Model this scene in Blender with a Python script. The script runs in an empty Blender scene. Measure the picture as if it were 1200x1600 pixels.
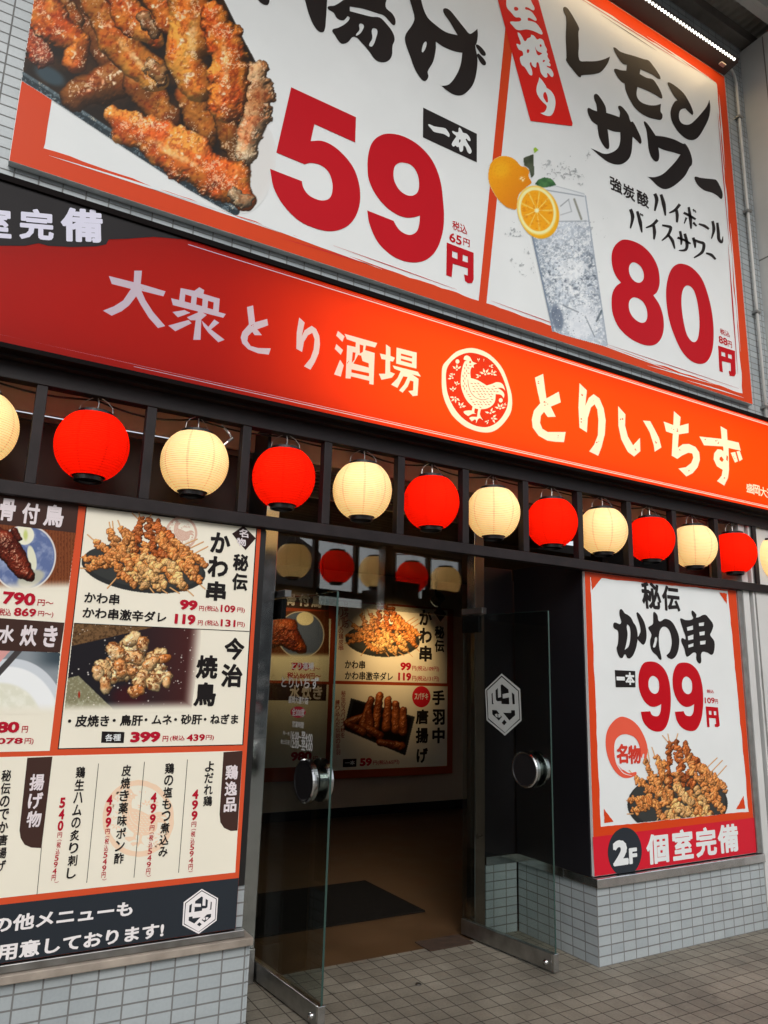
import bpy, bmesh, math, random
import numpy as np
from mathutils import Vector, Matrix
from mathutils.geometry import tessellate_polygon, delaunay_2d_cdt

# ------------------------------------------------------------------ camera, world, sun, exposure
SC = bpy.context.scene
COL = SC.collection
FPX, PITCH, YAW, ROLL = 1160.85, 0.219487, 0.525186, 0.0268873
CAM = np.array([0.0, -3.236, 1.5])
fwd = np.array([math.sin(YAW)*math.cos(PITCH), math.cos(YAW)*math.cos(PITCH), math.sin(PITCH)])
r0 = np.array([math.cos(YAW), -math.sin(YAW), 0.0]); u0 = np.cross(r0, fwd)
cr = math.cos(ROLL)*r0 + math.sin(ROLL)*u0
cu = -math.sin(ROLL)*r0 + math.cos(ROLL)*u0
cd = bpy.data.cameras.new('camera'); co = bpy.data.objects.new('camera', cd); COL.objects.link(co)
cd.sensor_fit = 'VERTICAL'; cd.sensor_height = 24.0; cd.lens = FPX/1600*24.0
cd.clip_start = 0.05; cd.clip_end = 2000
co.matrix_world = Matrix(((cr[0], cu[0], -fwd[0], CAM[0]), (cr[1], cu[1], -fwd[1], CAM[1]), (cr[2], cu[2], -fwd[2], CAM[2]), (0, 0, 0, 1)))
SC.camera = co

SUN_EL, SUN_AZ = math.radians(38), math.radians(198)     # from behind and left of the viewer
W = bpy.data.worlds.new('World'); SC.world = W; W.use_nodes = True
nt = W.node_tree; bg = nt.nodes['Background']
sky = nt.nodes.new('ShaderNodeTexSky'); sky.sky_type = 'NISHITA'; sky.sun_disc = False
sky.sun_elevation = SUN_EL; sky.sun_rotation = SUN_AZ; sky.dust_density = 3.0
hs = nt.nodes.new('ShaderNodeHueSaturation'); hs.inputs['Saturation'].default_value = 0.32
nt.links.new(sky.outputs[0], hs.inputs['Color']); nt.links.new(hs.outputs[0], bg.inputs[0])
bg.inputs[1].default_value = 0.15
sl = bpy.data.lights.new('sun', 'SUN'); sl.energy = 0.6; sl.angle = math.radians(20); sl.color = (1.0, 0.96, 0.9)
so = bpy.data.objects.new('sun', sl); COL.objects.link(so)
sd = Vector((math.sin(SUN_AZ)*math.cos(SUN_EL), math.cos(SUN_AZ)*math.cos(SUN_EL), math.sin(SUN_EL)))
so.rotation_euler = sd.to_track_quat('Z', 'Y').to_euler()
SC.view_settings.view_transform = 'Standard'; SC.view_settings.look = 'None'
SC.view_settings.exposure = 0.24; SC.view_settings.gamma = 1.0
SC.render.engine = 'CYCLES'
cy = SC.cycles
cy.use_denoising = True; cy.max_bounces = 10; cy.transparent_max_bounces = 16
cy.diffuse_bounces = 4; cy.glossy_bounces = 5; cy.transmission_bounces = 6
cy.caustics_reflective = False; cy.caustics_refractive = False; cy.sample_clamp_indirect = 6

# ------------------------------------------------------------------ helpers
def lin(c):
    c = np.asarray(c, float)/255.0
    return np.where(c <= 0.04045, c/12.92, ((c+0.055)/1.055)**2.4)
def alb(c, k=1.15):
    return tuple(float(min(0.9, v*k)) for v in lin(c))

_M = {}
def principled(name, color, rough=0.5, metal=0.0, spec=0.5, noise=0.0, nscale=6.0, bump=0.0, bscale=60.0, dirt=None):
    if name in _M: return _M[name]
    m = bpy.data.materials.new(name); m.use_nodes = True; n = m.node_tree; p = n.nodes['Principled BSDF']
    p.inputs['Base Color'].default_value = (*color, 1); p.inputs['Roughness'].default_value = rough
    p.inputs['Metallic'].default_value = metal; p.inputs['Specular IOR Level'].default_value = spec
    tc = n.nodes.new('ShaderNodeNewGeometry')
    if noise:
        t = n.nodes.new('ShaderNodeTexNoise'); t.inputs['Scale'].default_value = nscale; t.inputs['Detail'].default_value = 6
        n.links.new(tc.outputs['Position'], t.inputs['Vector'])
        mx = n.nodes.new('ShaderNodeMix'); mx.data_type = 'RGBA'
        d = dirt or tuple(v*(1-noise) for v in color)
        mx.inputs[6].default_value = (*d, 1); mx.inputs[7].default_value = (*[min(0.95, v*(1+noise*0.4)) for v in color], 1)
        rp = n.nodes.new('ShaderNodeMapRange'); rp.inputs[1].default_value = 0.3; rp.inputs[2].default_value = 0.7
        n.links.new(t.outputs[0], rp.inputs[0]); n.links.new(rp.outputs[0], mx.inputs[0]); n.links.new(mx.outputs[2], p.inputs['Base Color'])
        rr = n.nodes.new('ShaderNodeMapRange'); rr.inputs[3].default_value = max(0.02, rough-0.12); rr.inputs[4].default_value = rough+0.15
        n.links.new(t.outputs[0], rr.inputs[0]); n.links.new(rr.outputs[0], p.inputs['Roughness'])
    if bump:
        t = n.nodes.new('ShaderNodeTexNoise'); t.inputs['Scale'].default_value = bscale; t.inputs['Detail'].default_value = 4
        n.links.new(tc.outputs['Position'], t.inputs['Vector'])
        b = n.nodes.new('ShaderNodeBump'); b.inputs['Strength'].default_value = bump; b.inputs['Distance'].default_value = 0.004
        n.links.new(t.outputs[0], b.inputs['Height']); n.links.new(b.outputs[0], p.inputs['Normal'])
    _M[name] = m
    return m
def ink(c, rough=0.33, k=1.15):
    """printed vinyl in a flat colour (photo sRGB -> albedo)"""
    return principled('vinyl_%02x%02x%02x' % tuple(int(v) for v in c), alb(c, k), rough, 0, 0.12, noise=0.04, nscale=3.0)

def tile_mat(name, axes, bw, bh, c1, c2, mort, msize=0.004, rough=0.3, dirt=0.25, bump=0.5, offset=0.0, phase=(0, 0), gum=False):
    m = bpy.data.materials.new(name); m.use_nodes = True; n = m.node_tree; p = n.nodes['Principled BSDF']
    g = n.nodes.new('ShaderNodeNewGeometry'); s = n.nodes.new('ShaderNodeSeparateXYZ'); c = n.nodes.new('ShaderNodeCombineXYZ')
    n.links.new(g.outputs['Position'], s.inputs[0])
    for k, a in enumerate(axes):
        ad = n.nodes.new('ShaderNodeMath'); ad.operation = 'ADD'; ad.inputs[1].default_value = phase[k]+50*(bw if k == 0 else bh*2)
        n.links.new(s.outputs['XYZ'.index(a)], ad.inputs[0]); n.links.new(ad.outputs[0], c.inputs[k])
    b = n.nodes.new('ShaderNodeTexBrick'); b.offset = offset; b.squash = 1
    b.inputs['Scale'].default_value = 1; b.inputs['Brick Width'].default_value = bw; b.inputs['Row Height'].default_value = bh
    b.inputs['Mortar Size'].default_value = msize; b.inputs['Mortar Smooth'].default_value = 0.15; b.inputs['Bias'].default_value = 0
    b.inputs['Color1'].default_value = (*c1, 1); b.inputs['Color2'].default_value = (*c2, 1); b.inputs['Mortar'].default_value = (*mort, 1)
    n.links.new(c.outputs[0], b.inputs['Vector'])
    t = n.nodes.new('ShaderNodeTexNoise'); t.inputs['Scale'].default_value = 2.2; t.inputs['Detail'].default_value = 8; t.inputs['Roughness'].default_value = 0.65
    n.links.new(g.outputs['Position'], t.inputs['Vector'])
    rp = n.nodes.new('ShaderNodeMapRange'); rp.inputs[1].default_value = 0.3; rp.inputs[2].default_value = 0.7
    rp.inputs[3].default_value = 1-dirt; rp.inputs[4].default_value = 1.06
    n.links.new(t.outputs[0], rp.inputs[0])
    t2 = n.nodes.new('ShaderNodeTexNoise'); t2.inputs['Scale'].default_value = 90; t2.inputs['Detail'].default_value = 3
    n.links.new(g.outputs['Position'], t2.inputs['Vector'])
    rp2 = n.nodes.new('ShaderNodeMapRange'); rp2.inputs[3].default_value = 1-dirt*0.7; rp2.inputs[4].default_value = 1+dirt*0.5
    n.links.new(t2.outputs[0], rp2.inputs[0])
    mu = n.nodes.new('ShaderNodeMath'); mu.operation = 'MULTIPLY'; n.links.new(rp.outputs[0], mu.inputs[0]); n.links.new(rp2.outputs[0], mu.inputs[1])
    if gum:
        vo = n.nodes.new('ShaderNodeTexVoronoi'); vo.inputs['Scale'].default_value = 3.1; n.links.new(g.outputs['Position'], vo.inputs['Vector'])
        vr = n.nodes.new('ShaderNodeMapRange'); vr.inputs[1].default_value = 0.045; vr.inputs[2].default_value = 0.075; vr.inputs[3].default_value = 0.62; vr.inputs[4].default_value = 1.0
        n.links.new(vo.outputs['Distance'], vr.inputs[0]); m3 = n.nodes.new('ShaderNodeMath'); m3.operation = 'MULTIPLY'; n.links.new(mu.outputs[0], m3.inputs[0]); n.links.new(vr.outputs[0], m3.inputs[1]); mu = m3
    vm = n.nodes.new('ShaderNodeVectorMath'); vm.operation = 'SCALE'; n.links.new(b.outputs['Color'], vm.inputs[0]); n.links.new(mu.outputs[0], vm.inputs['Scale'])
    n.links.new(vm.outputs[0], p.inputs['Base Color'])
    rr = n.nodes.new('ShaderNodeMapRange'); rr.inputs[3].default_value = rough; rr.inputs[4].default_value = 0.85
    n.links.new(b.outputs['Fac'], rr.inputs[0]); n.links.new(rr.outputs[0], p.inputs['Roughness'])
    bm_ = n.nodes.new('ShaderNodeBump'); bm_.invert = True; bm_.inputs['Strength'].default_value = bump; bm_.inputs['Distance'].default_value = 0.004
    n.links.new(b.outputs['Fac'], bm_.inputs['Height'])
    b2 = n.nodes.new('ShaderNodeBump'); b2.inputs['Strength'].default_value = 0.12; b2.inputs['Distance'].default_value = 0.003
    t3 = n.nodes.new('ShaderNodeTexNoise'); t3.inputs['Scale'].default_value = 14; n.links.new(g.outputs['Position'], t3.inputs['Vector'])
    n.links.new(t3.outputs[0], b2.inputs['Height']); n.links.new(bm_.outputs[0], b2.inputs['Normal']); n.links.new(b2.outputs[0], p.inputs['Normal'])
    return m

def emit(name, color, strength):
    if name in _M: return _M[name]
    m = bpy.data.materials.new(name); m.use_nodes = True; n = m.node_tree; n.nodes.clear()
    o = n.nodes.new('ShaderNodeOutputMaterial'); e = n.nodes.new('ShaderNodeEmission')
    e.inputs[0].default_value = (*color, 1); e.inputs[1].default_value = strength; n.links.new(e.outputs[0], o.inputs[0])
    _M[name] = m; return m
def backlit(name, refl, trans, t=0.5):
    """acrylic sheet of a light box: reflects daylight, passes the tubes' light"""
    m = bpy.data.materials.new(name); m.use_nodes = True; n = m.node_tree; n.nodes.clear()
    o = n.nodes.new('ShaderNodeOutputMaterial'); d = n.nodes.new('ShaderNodeBsdfDiffuse'); tr = n.nodes.new('ShaderNodeBsdfTranslucent')
    d.inputs[0].default_value = (*refl, 1); tr.inputs[0].default_value = (*trans, 1)
    mx = n.nodes.new('ShaderNodeMixShader'); mx.inputs[0].default_value = t
    g = n.nodes.new('ShaderNodeBsdfGlossy'); g.inputs['Roughness'].default_value = 0.3
    m2 = n.nodes.new('ShaderNodeMixShader'); m2.inputs[0].default_value = 0.007
    n.links.new(d.outputs[0], mx.inputs[1]); n.links.new(tr.outputs[0], mx.inputs[2]); n.links.new(mx.outputs[0], m2.inputs[1]); n.links.new(g.outputs[0], m2.inputs[2])
    n.links.new(m2.outputs[0], o.inputs[0]); return m
def glass_mat(name, tint, refl, rough=0.0):
    m = bpy.data.materials.new(name); m.use_nodes = True; n = m.node_tree; n.nodes.clear()
    o = n.nodes.new('ShaderNodeOutputMaterial'); t = n.nodes.new('ShaderNodeBsdfTransparent'); t.inputs[0].default_value = (*tint, 1)
    g = n.nodes.new('ShaderNodeBsdfGlossy'); g.inputs['Roughness'].default_value = rough
    l = n.nodes.new('ShaderNodeLayerWeight'); l.inputs['Blend'].default_value = 0.5
    pw = n.nodes.new('ShaderNodeMath'); pw.operation = 'POWER'; pw.inputs[1].default_value = 5; n.links.new(l.outputs['Facing'], pw.inputs[0])
    a = n.nodes.new('ShaderNodeMath'); a.operation = 'MULTIPLY_ADD'; a.use_clamp = True; a.inputs[1].default_value = 0.9; a.inputs[2].default_value = refl
    n.links.new(pw.outputs[0], a.inputs[0])
    mx = n.nodes.new('ShaderNodeMixShader'); n.links.new(a.outputs[0], mx.inputs[0]); n.links.new(t.outputs[0], mx.inputs[1]); n.links.new(g.outputs[0], mx.inputs[2])
    n.links.new(mx.outputs[0], o.inputs[0]); return m

def thing(name, label, cat, loc=(0, 0, 0), group=None):
    o = bpy.data.objects.new(name, None); o.empty_display_size = 0.1; COL.objects.link(o); o.location = loc
    o['label'] = label; o['category'] = cat
    if group: o['group'] = group
    return o
def base_of(o):
    v = Vector((0, 0, 0))
    while o: v += o.location; o = o.parent
    return v
def link_mesh(name, me, mat, parent=None, kind=None, smooth=False):
    o = bpy.data.objects.new(name, me); COL.objects.link(o)
    if mat is not None: me.materials.append(mat)
    if parent is not None:
        o.parent = parent
        b = base_of(parent)
        me.transform(Matrix.Translation(-b))
    if kind: o['kind'] = kind
    if smooth:
        for p in me.polygons: p.use_smooth = True
    return o
def tag(o, label, cat, group=None):
    o['label'] = label; o['category'] = cat
    if group: o['group'] = group
    return o

class B:
    """collects shapes into one mesh"""
    def __init__(s): s.v = []; s.f = []
    def box(s, x0, x1, y0, y1, z0, z1, bev=0.0):
        if bev:
            bm = bmesh.new(); bmesh.ops.create_cube(bm, size=1)
            for v in bm.verts: v.co = Vector(((x0+x1)/2+v.co.x*(x1-x0), (y0+y1)/2+v.co.y*(y1-y0), (z0+z1)/2+v.co.z*(z1-z0)))
            bmesh.ops.bevel(bm, geom=bm.edges[:], offset=bev, segments=2, affect='EDGES', profile=0.5)
            s.bm(bm); return s
        n = len(s.v)
        s.v += [(x0, y0, z0), (x1, y0, z0), (x1, y1, z0), (x0, y1, z0), (x0, y0, z1), (x1, y0, z1), (x1, y1, z1), (x0, y1, z1)]
        for q in ((0, 3, 2, 1), (4, 5, 6, 7), (0, 1, 5, 4), (1, 2, 6, 5), (2, 3, 7, 6), (3, 0, 4, 7)): s.f.append([n+i for i in q])
        return s
    def bm(s, bm):
        n = len(s.v); bm.verts.index_update()
        s.v += [tuple(v.co) for v in bm.verts]; s.f += [[n+v.index for v in f.verts] for f in bm.faces]; bm.free()
    def tube(s, pts, r, seg=8):
        pts = [Vector(p) for p in pts]; n = len(s.v); N = len(pts)
        rr = r if isinstance(r, (list, tuple)) else [r]*N
        for i, p in enumerate(pts):
            d = (pts[min(i+1, N-1)]-pts[max(i-1, 0)]).normalized()
            a = d.cross(Vector((0, 0, 1)) if abs(d.z) < 0.9 else Vector((1, 0, 0))).normalized(); b = d.cross(a)
            for k in range(seg):
                t = 2*math.pi*k/seg; s.v.append(tuple(p+(a*math.cos(t)+b*math.sin(t))*rr[i]))
        for i in range(N-1):
            for k in range(seg):
                s.f.append([n+i*seg+k, n+i*seg+(k+1) % seg, n+(i+1)*seg+(k+1) % seg, n+(i+1)*seg+k])
        s.f.append([n+k for k in range(seg)][::-1]); s.f.append([n+(N-1)*seg+k for k in range(seg)])
        return s
    def lathe(s, prof, c=(0, 0, 0), axis=(0, 0, 1), seg=40):
        ax = Vector(axis).normalized(); a = ax.orthogonal().normalized(); b = ax.cross(a); n = len(s.v); c = Vector(c)
        for r, h in prof:
            for k in range(seg):
                t = 2*math.pi*k/seg; s.v.append(tuple(c+ax*h+(a*math.cos(t)+b*math.sin(t))*r))
        for i in range(len(prof)-1):
            for k in range(seg):
                s.f.append([n+i*seg+k, n+i*seg+(k+1) % seg, n+(i+1)*seg+(k+1) % seg, n+(i+1)*seg+k])
        return s
    def build(s, name, mat, parent=None, kind=None, smooth=False):
        me = bpy.data.meshes.new(name); me.from_pydata(s.v, [], s.f); me.update()
        return link_mesh(name, me, mat, parent, kind, smooth)

# ------------------------------------------------------------------ planes: photograph pixel -> point on a real plane
class Plane:
    def __init__(s, p, n, u):
        s.p = np.array(p, float); s.n = np.array(n, float)/np.linalg.norm(n); s.u = np.array(u, float)/np.linalg.norm(u)
    def at(s, x, y, off=0.0):
        d = fwd*FPX + cr*(x-600) - cu*(y-800)
        q = s.p + s.n*off
        t = ((q-CAM) @ s.n)/(d @ s.n)
        return CAM + t*d
    def uv(s, x, y, off=0.0):
        q = s.at(x, y, off); return float(q @ s.u), float(q[2])
def wallplane(y): return Plane((0, y, 0), (0, -1, 0), (1, 0, 0))

def trace(txt, ox, oy, s, smooth=True):
    """'x,y x,yc ...' in enlarged-crop coordinates -> list of photograph pixels; c marks a corner, other points are rounded"""
    P = []; C = []
    for w in txt.split():
        c = w.endswith('c'); a, b = w.rstrip('c').split(','); P.append((ox+float(a)/s, oy+float(b)/s)); C.append(c or not smooth)
    if not smooth: return P
    out = []; n = len(P)
    for i in range(n):
        p0, p1, p2, p3 = (np.array(P[j % n]) for j in (i-1, i, i+1, i+2))
        c1, c2 = C[i], C[(i+1) % n]
        out.append(tuple(p1))
        if c1 and c2: continue
        L = np.linalg.norm(p2-p1)
        def tan(a, b):
            v = b-a; l = np.linalg.norm(v); return v/l*L if l else v
        m1 = (p2-p1) if c1 else tan(p0, p2)
        m2 = (p2-p1) if c2 else tan(p1, p3)
        for t in (0.25, 0.5, 0.75):
            h = (2*t**3-3*t**2+1)*p1+(t**3-2*t**2+t)*m1+(-2*t**3+3*t**2)*p2+(t**3-t**2)*m2
            out.append(tuple(h))
    return out
def stroke(pts, ox=0, oy=0, s=1.0, seg=6):
    """brush stroke: [(x,y,halfwidth)...] -> one outline loop"""
    P = [np.array((ox+a/s, oy+b/s)) for a, b, _ in pts]; R = [w/s for _, _, w in pts]
    # resample smoothly
    if len(P) > 2:
        Q = []; RR = []
        for i in range(len(P)-1):
            p0 = P[max(i-1, 0)]; p1 = P[i]; p2 = P[i+1]; p3 = P[min(i+2, len(P)-1)]
            for t in np.linspace(0, 1, 5)[:-1]:
                m1 = (p2-p0)/2; m2 = (p3-p1)/2
                Q.append((2*t**3-3*t**2+1)*p1+(t**3-2*t**2+t)*m1+(-2*t**3+3*t**2)*p2+(t**3-t**2)*m2); RR.append(R[i]*(1-t)+R[i+1]*t)
        Q.append(P[-1]); RR.append(R[-1]); P, R = Q, RR
    L = []; Rt = []
    for i in range(len(P)):
        d = P[min(i+1, len(P)-1)]-P[max(i-1, 0)]; d = d/(np.linalg.norm(d)+1e-9); n = np.array((-d[1], d[0]))
        L.append(tuple(P[i]+n*R[i])); Rt.append(tuple(P[i]-n*R[i]))
    return L+Rt[::-1]
def ellipse(cx, cy, rx, ry, rot=0, n=40, wob=0, seed=0):
    rnd = random.Random(seed); c, s = math.cos(rot), math.sin(rot); out = []
    for k in range(n):
        t = 2*math.pi*k/n; q = 1+wob*(rnd.random()-0.5); x, y = rx*math.cos(t)*q, ry*math.sin(t)*q
        out.append((cx+x*c-y*s, cy+x*s+y*c))
    return out

def tess(loops):
    """even-odd fill of 2D loops: constrained triangulation, triangles kept by parity"""
    pts = []; edges = []
    for l in loops:
        n = len(pts); k = len(l); pts += [Vector((float(p[0]), float(p[1]))) for p in l]; edges += [(n+i, n+(i+1) % k) for i in range(k)]
    res = delaunay_2d_cdt(pts, edges, [], 0, 1e-5, False)
    V = np.array([(p.x, p.y) for p in res[0]]); F = np.array([list(f) for f in res[2]])
    c = V[F].mean(1); par = np.zeros(len(F), bool)
    for l in loops:
        A = np.array([(float(p[0]), float(p[1])) for p in l]); Bq = np.roll(A, -1, 0)
        for (xa, ya), (xb, yb) in zip(A, Bq):
            if ya != yb: par ^= ((ya > c[:, 1]) != (yb > c[:, 1])) & (c[:, 0] < (xb-xa)*(c[:, 1]-ya)/(yb-ya)+xa)
    return V, [list(map(int, f)) for f in F[par]]
class Print:
    """flat print on a plane; collects polygons by part name and material, one mesh each"""
    def __init__(s, plane, parent): s.pl = plane; s.parent = parent; s.d = {}; s.uid = 0; s.merge = False; s.mute = False
    def _add(s, part, mat, v, f):
        if not s.merge and not s.mute: s.uid += 1
        e = s.d.setdefault((part, (mat.name, 0 if s.merge else s.uid)), [mat, [], []]); n = len(e[1]); e[1] += list(v); e[2] += [[n+i for i in q] for q in f]
    def poly(s, part, mat, loops, off):
        if loops and isinstance(loops[0][0], (int, float)): loops = [loops]
        V, f = tess(loops); s._add(part, mat, [tuple(s.pl.at(x, y, off)) for x, y in V], f)
    def text(s, part, mat, string, lb, rt, off, w=0.0, shear=0.0):
        V, F = glyphs(string, w)
        a = s.pl.at(*lb, off); b = s.pl.at(*rt, off)
        ua, ub = a @ s.pl.u, b @ s.pl.u
        pts = [tuple(a + s.pl.u*((ub-ua)*(x+shear*y)) + np.array((0, 0, (b[2]-a[2])*y))) for x, y in V]
        s._add(part, mat, pts, F)
    def text3(s, part, mat, string, lb, rb, rt, off, w=0.0):
        V, F = glyphs(string, w); a, b, c = (s.pl.at(*p, off) for p in (lb, rb, rt))
        s._add(part, mat, [tuple(a+(b-a)*x+(c-b)*y) for x, y in V], F)
    def vtext(s, part, mat, string, top, bot, wid, off, w=0.0, hf=0.94):
        """vertical column: top/bottom centre pixels of the column, glyph width in pixels"""
        n = len(string); dx, dy = (bot[0]-top[0])/n, (bot[1]-top[1])/n; s.uid += 1; s.mute = True
        for i, ch in enumerate(string):
            cx0, cy0 = top[0]+dx*i, top[1]+dy*i; cx1, cy1 = cx0+dx*hf, cy0+dy*hf
            ww = wid*(0.62 if ch in '1' else 1)
            s.text(part, mat, ch, ((cx0+cx1)/2-ww/2, cy1), ((cx0+cx1)/2+ww/2, cy0), off, w)
        s.mute = False
    def build(s):
        for (part, _), (mat, v, f) in s.d.items():
            me = bpy.data.meshes.new(part); me.from_pydata(v, [], f); me.update()
            # face the viewer's side of the plane
            nn = Vector(s.pl.n)
            for p in me.polygons:
                if p.normal.dot(nn) < 0: p.flip()
            me.update()
            link_mesh(part, me, mat, s.parent)

_G = {}
def glyphs(string, w):
    """outline text as one clean flat mesh, thickened by w (em), normalised to its own box"""
    key = (string, w)
    if key in _G: return _G[key]
    c = bpy.data.curves.new('glyph', 'FONT'); c.body = string; c.size = 1; c.resolution_u = 3
    o = bpy.data.objects.new('glyph', c); COL.objects.link(o)
    dg = bpy.context.evaluated_depsgraph_get(); dg.update()
    me = o.evaluated_get(dg).to_mesh()
    V = [(v.co.x, v.co.y) for v in me.vertices]; F = [list(p.vertices) for p in me.polygons]
    o.evaluated_get(dg).to_mesh_clear(); bpy.data.objects.remove(o); bpy.data.curves.remove(c)
    if w:
        cnt = {}
        for f in F:
            for a, b in zip(f, f[1:]+f[:1]):
                k = (min(a, b), max(a, b)); cnt[k] = cnt.get(k, 0)+1
        pts = [Vector(p) for p in V]; faces = [list(f) for f in F]; nf = len(faces)
        for (a, b), q in cnt.items():
            if q != 1: continue
            p, r = Vector(V[a]), Vector(V[b]); d = r-p
            if d.length < 1e-6: continue
            d.normalize(); nrm = Vector((-d.y, d.x)); e = d*w*0.6; i = len(pts)
            pts += [p-e+nrm*w, p-e-nrm*w, r+e-nrm*w, r+e+nrm*w]; faces.append([i, i+1, i+2, i+3])
        for f in faces:
            if sum(pts[i].x*pts[j].y-pts[j].x*pts[i].y for i, j in zip(f, f[1:]+f[:1])) < 0: f.reverse()
        edges = [(i, j) for f in faces[nf:] for i, j in zip(f, f[1:]+f[:1])]+[k for k, q in cnt.items() if q == 1]
        res = delaunay_2d_cdt(pts, edges, [], 0, 1e-5, False)
        V2 = np.array([(p.x, p.y) for p in res[0]]); F2 = np.array([list(f) for f in res[2]]); c = V2[F2].mean(1); keep = np.zeros(len(F2), bool)
        P = np.array([(p.x, p.y) for p in pts])
        for f in faces:
            q = P[f]; ins = np.ones(len(c), bool)
            for u_, v_ in zip(q, np.roll(q, -1, 0)): ins &= (v_[0]-u_[0])*(c[:, 1]-u_[1])-(v_[1]-u_[1])*(c[:, 0]-u_[0]) >= -1e-7
            keep |= ins
        F = [list(map(int, f)) for f in F2[keep]]; V = V2
    A = np.array(V)[sorted({i for f in F for i in f})]; lo = A.min(0); hi = A.max(0); sp = np.maximum(hi-lo, 1e-6)
    V = [tuple(q) for q in ((np.array(V)-lo)/sp)]
    _G[key] = (V, F); return V, F
def boundary_loops(V, F):
    cnt = {}
    for f in F:
        for a, b in zip(f, f[1:]+f[:1]):
            k = (min(a, b), max(a, b)); cnt.setdefault(k, []).append((a, b))
    nxt = {}
    for e in cnt.values():
        if len(e) == 1: nxt.setdefault(e[0][0], []).append(e[0][1])
    loops = []
    while nxt:
        st = next(iter(nxt)); cur = st; lp = []
        while True:
            lp.append(cur); n = nxt[cur].pop()
            if not nxt[cur]: del nxt[cur]
            cur = n
            if cur == st or cur not in nxt: break
        if len(lp) > 2: loops.append([V[i] for i in lp])
    return loops

# ------------------------------------------------------------------ printed photographs: painted per sample, stored as colour attribute of a fine flat mesh
def fbm(h, w, cell, seed, octv=4, pers=0.55):
    rng = np.random.default_rng(seed); out = np.zeros((h, w)); amp = 1; tot = 0
    for _ in range(octv):
        gh, gw = int(h/cell)+3, int(w/cell)+3; g = rng.random((gh, gw))
        yy = np.arange(h)/cell; xx = np.arange(w)/cell; y0 = yy.astype(int); x0 = xx.astype(int)
        fy = (yy-y0)[:, None]; fx = (xx-x0)[None, :]; fy = fy*fy*(3-2*fy); fx = fx*fx*(3-2*fx)
        a = g[y0][:, x0]; b = g[y0][:, x0+1]; c = g[y0+1][:, x0]; d = g[y0+1][:, x0+1]
        out += amp*((a*(1-fx)+b*fx)*(1-fy)+(c*(1-fx)+d*fx)*fy); tot += amp; amp *= pers; cell = max(1.0, cell/2)
    return out/tot
def sstep(a, b, x):
    t = np.clip((x-a)/(b-a), 0, 1); return t*t*(3-2*t)
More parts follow.
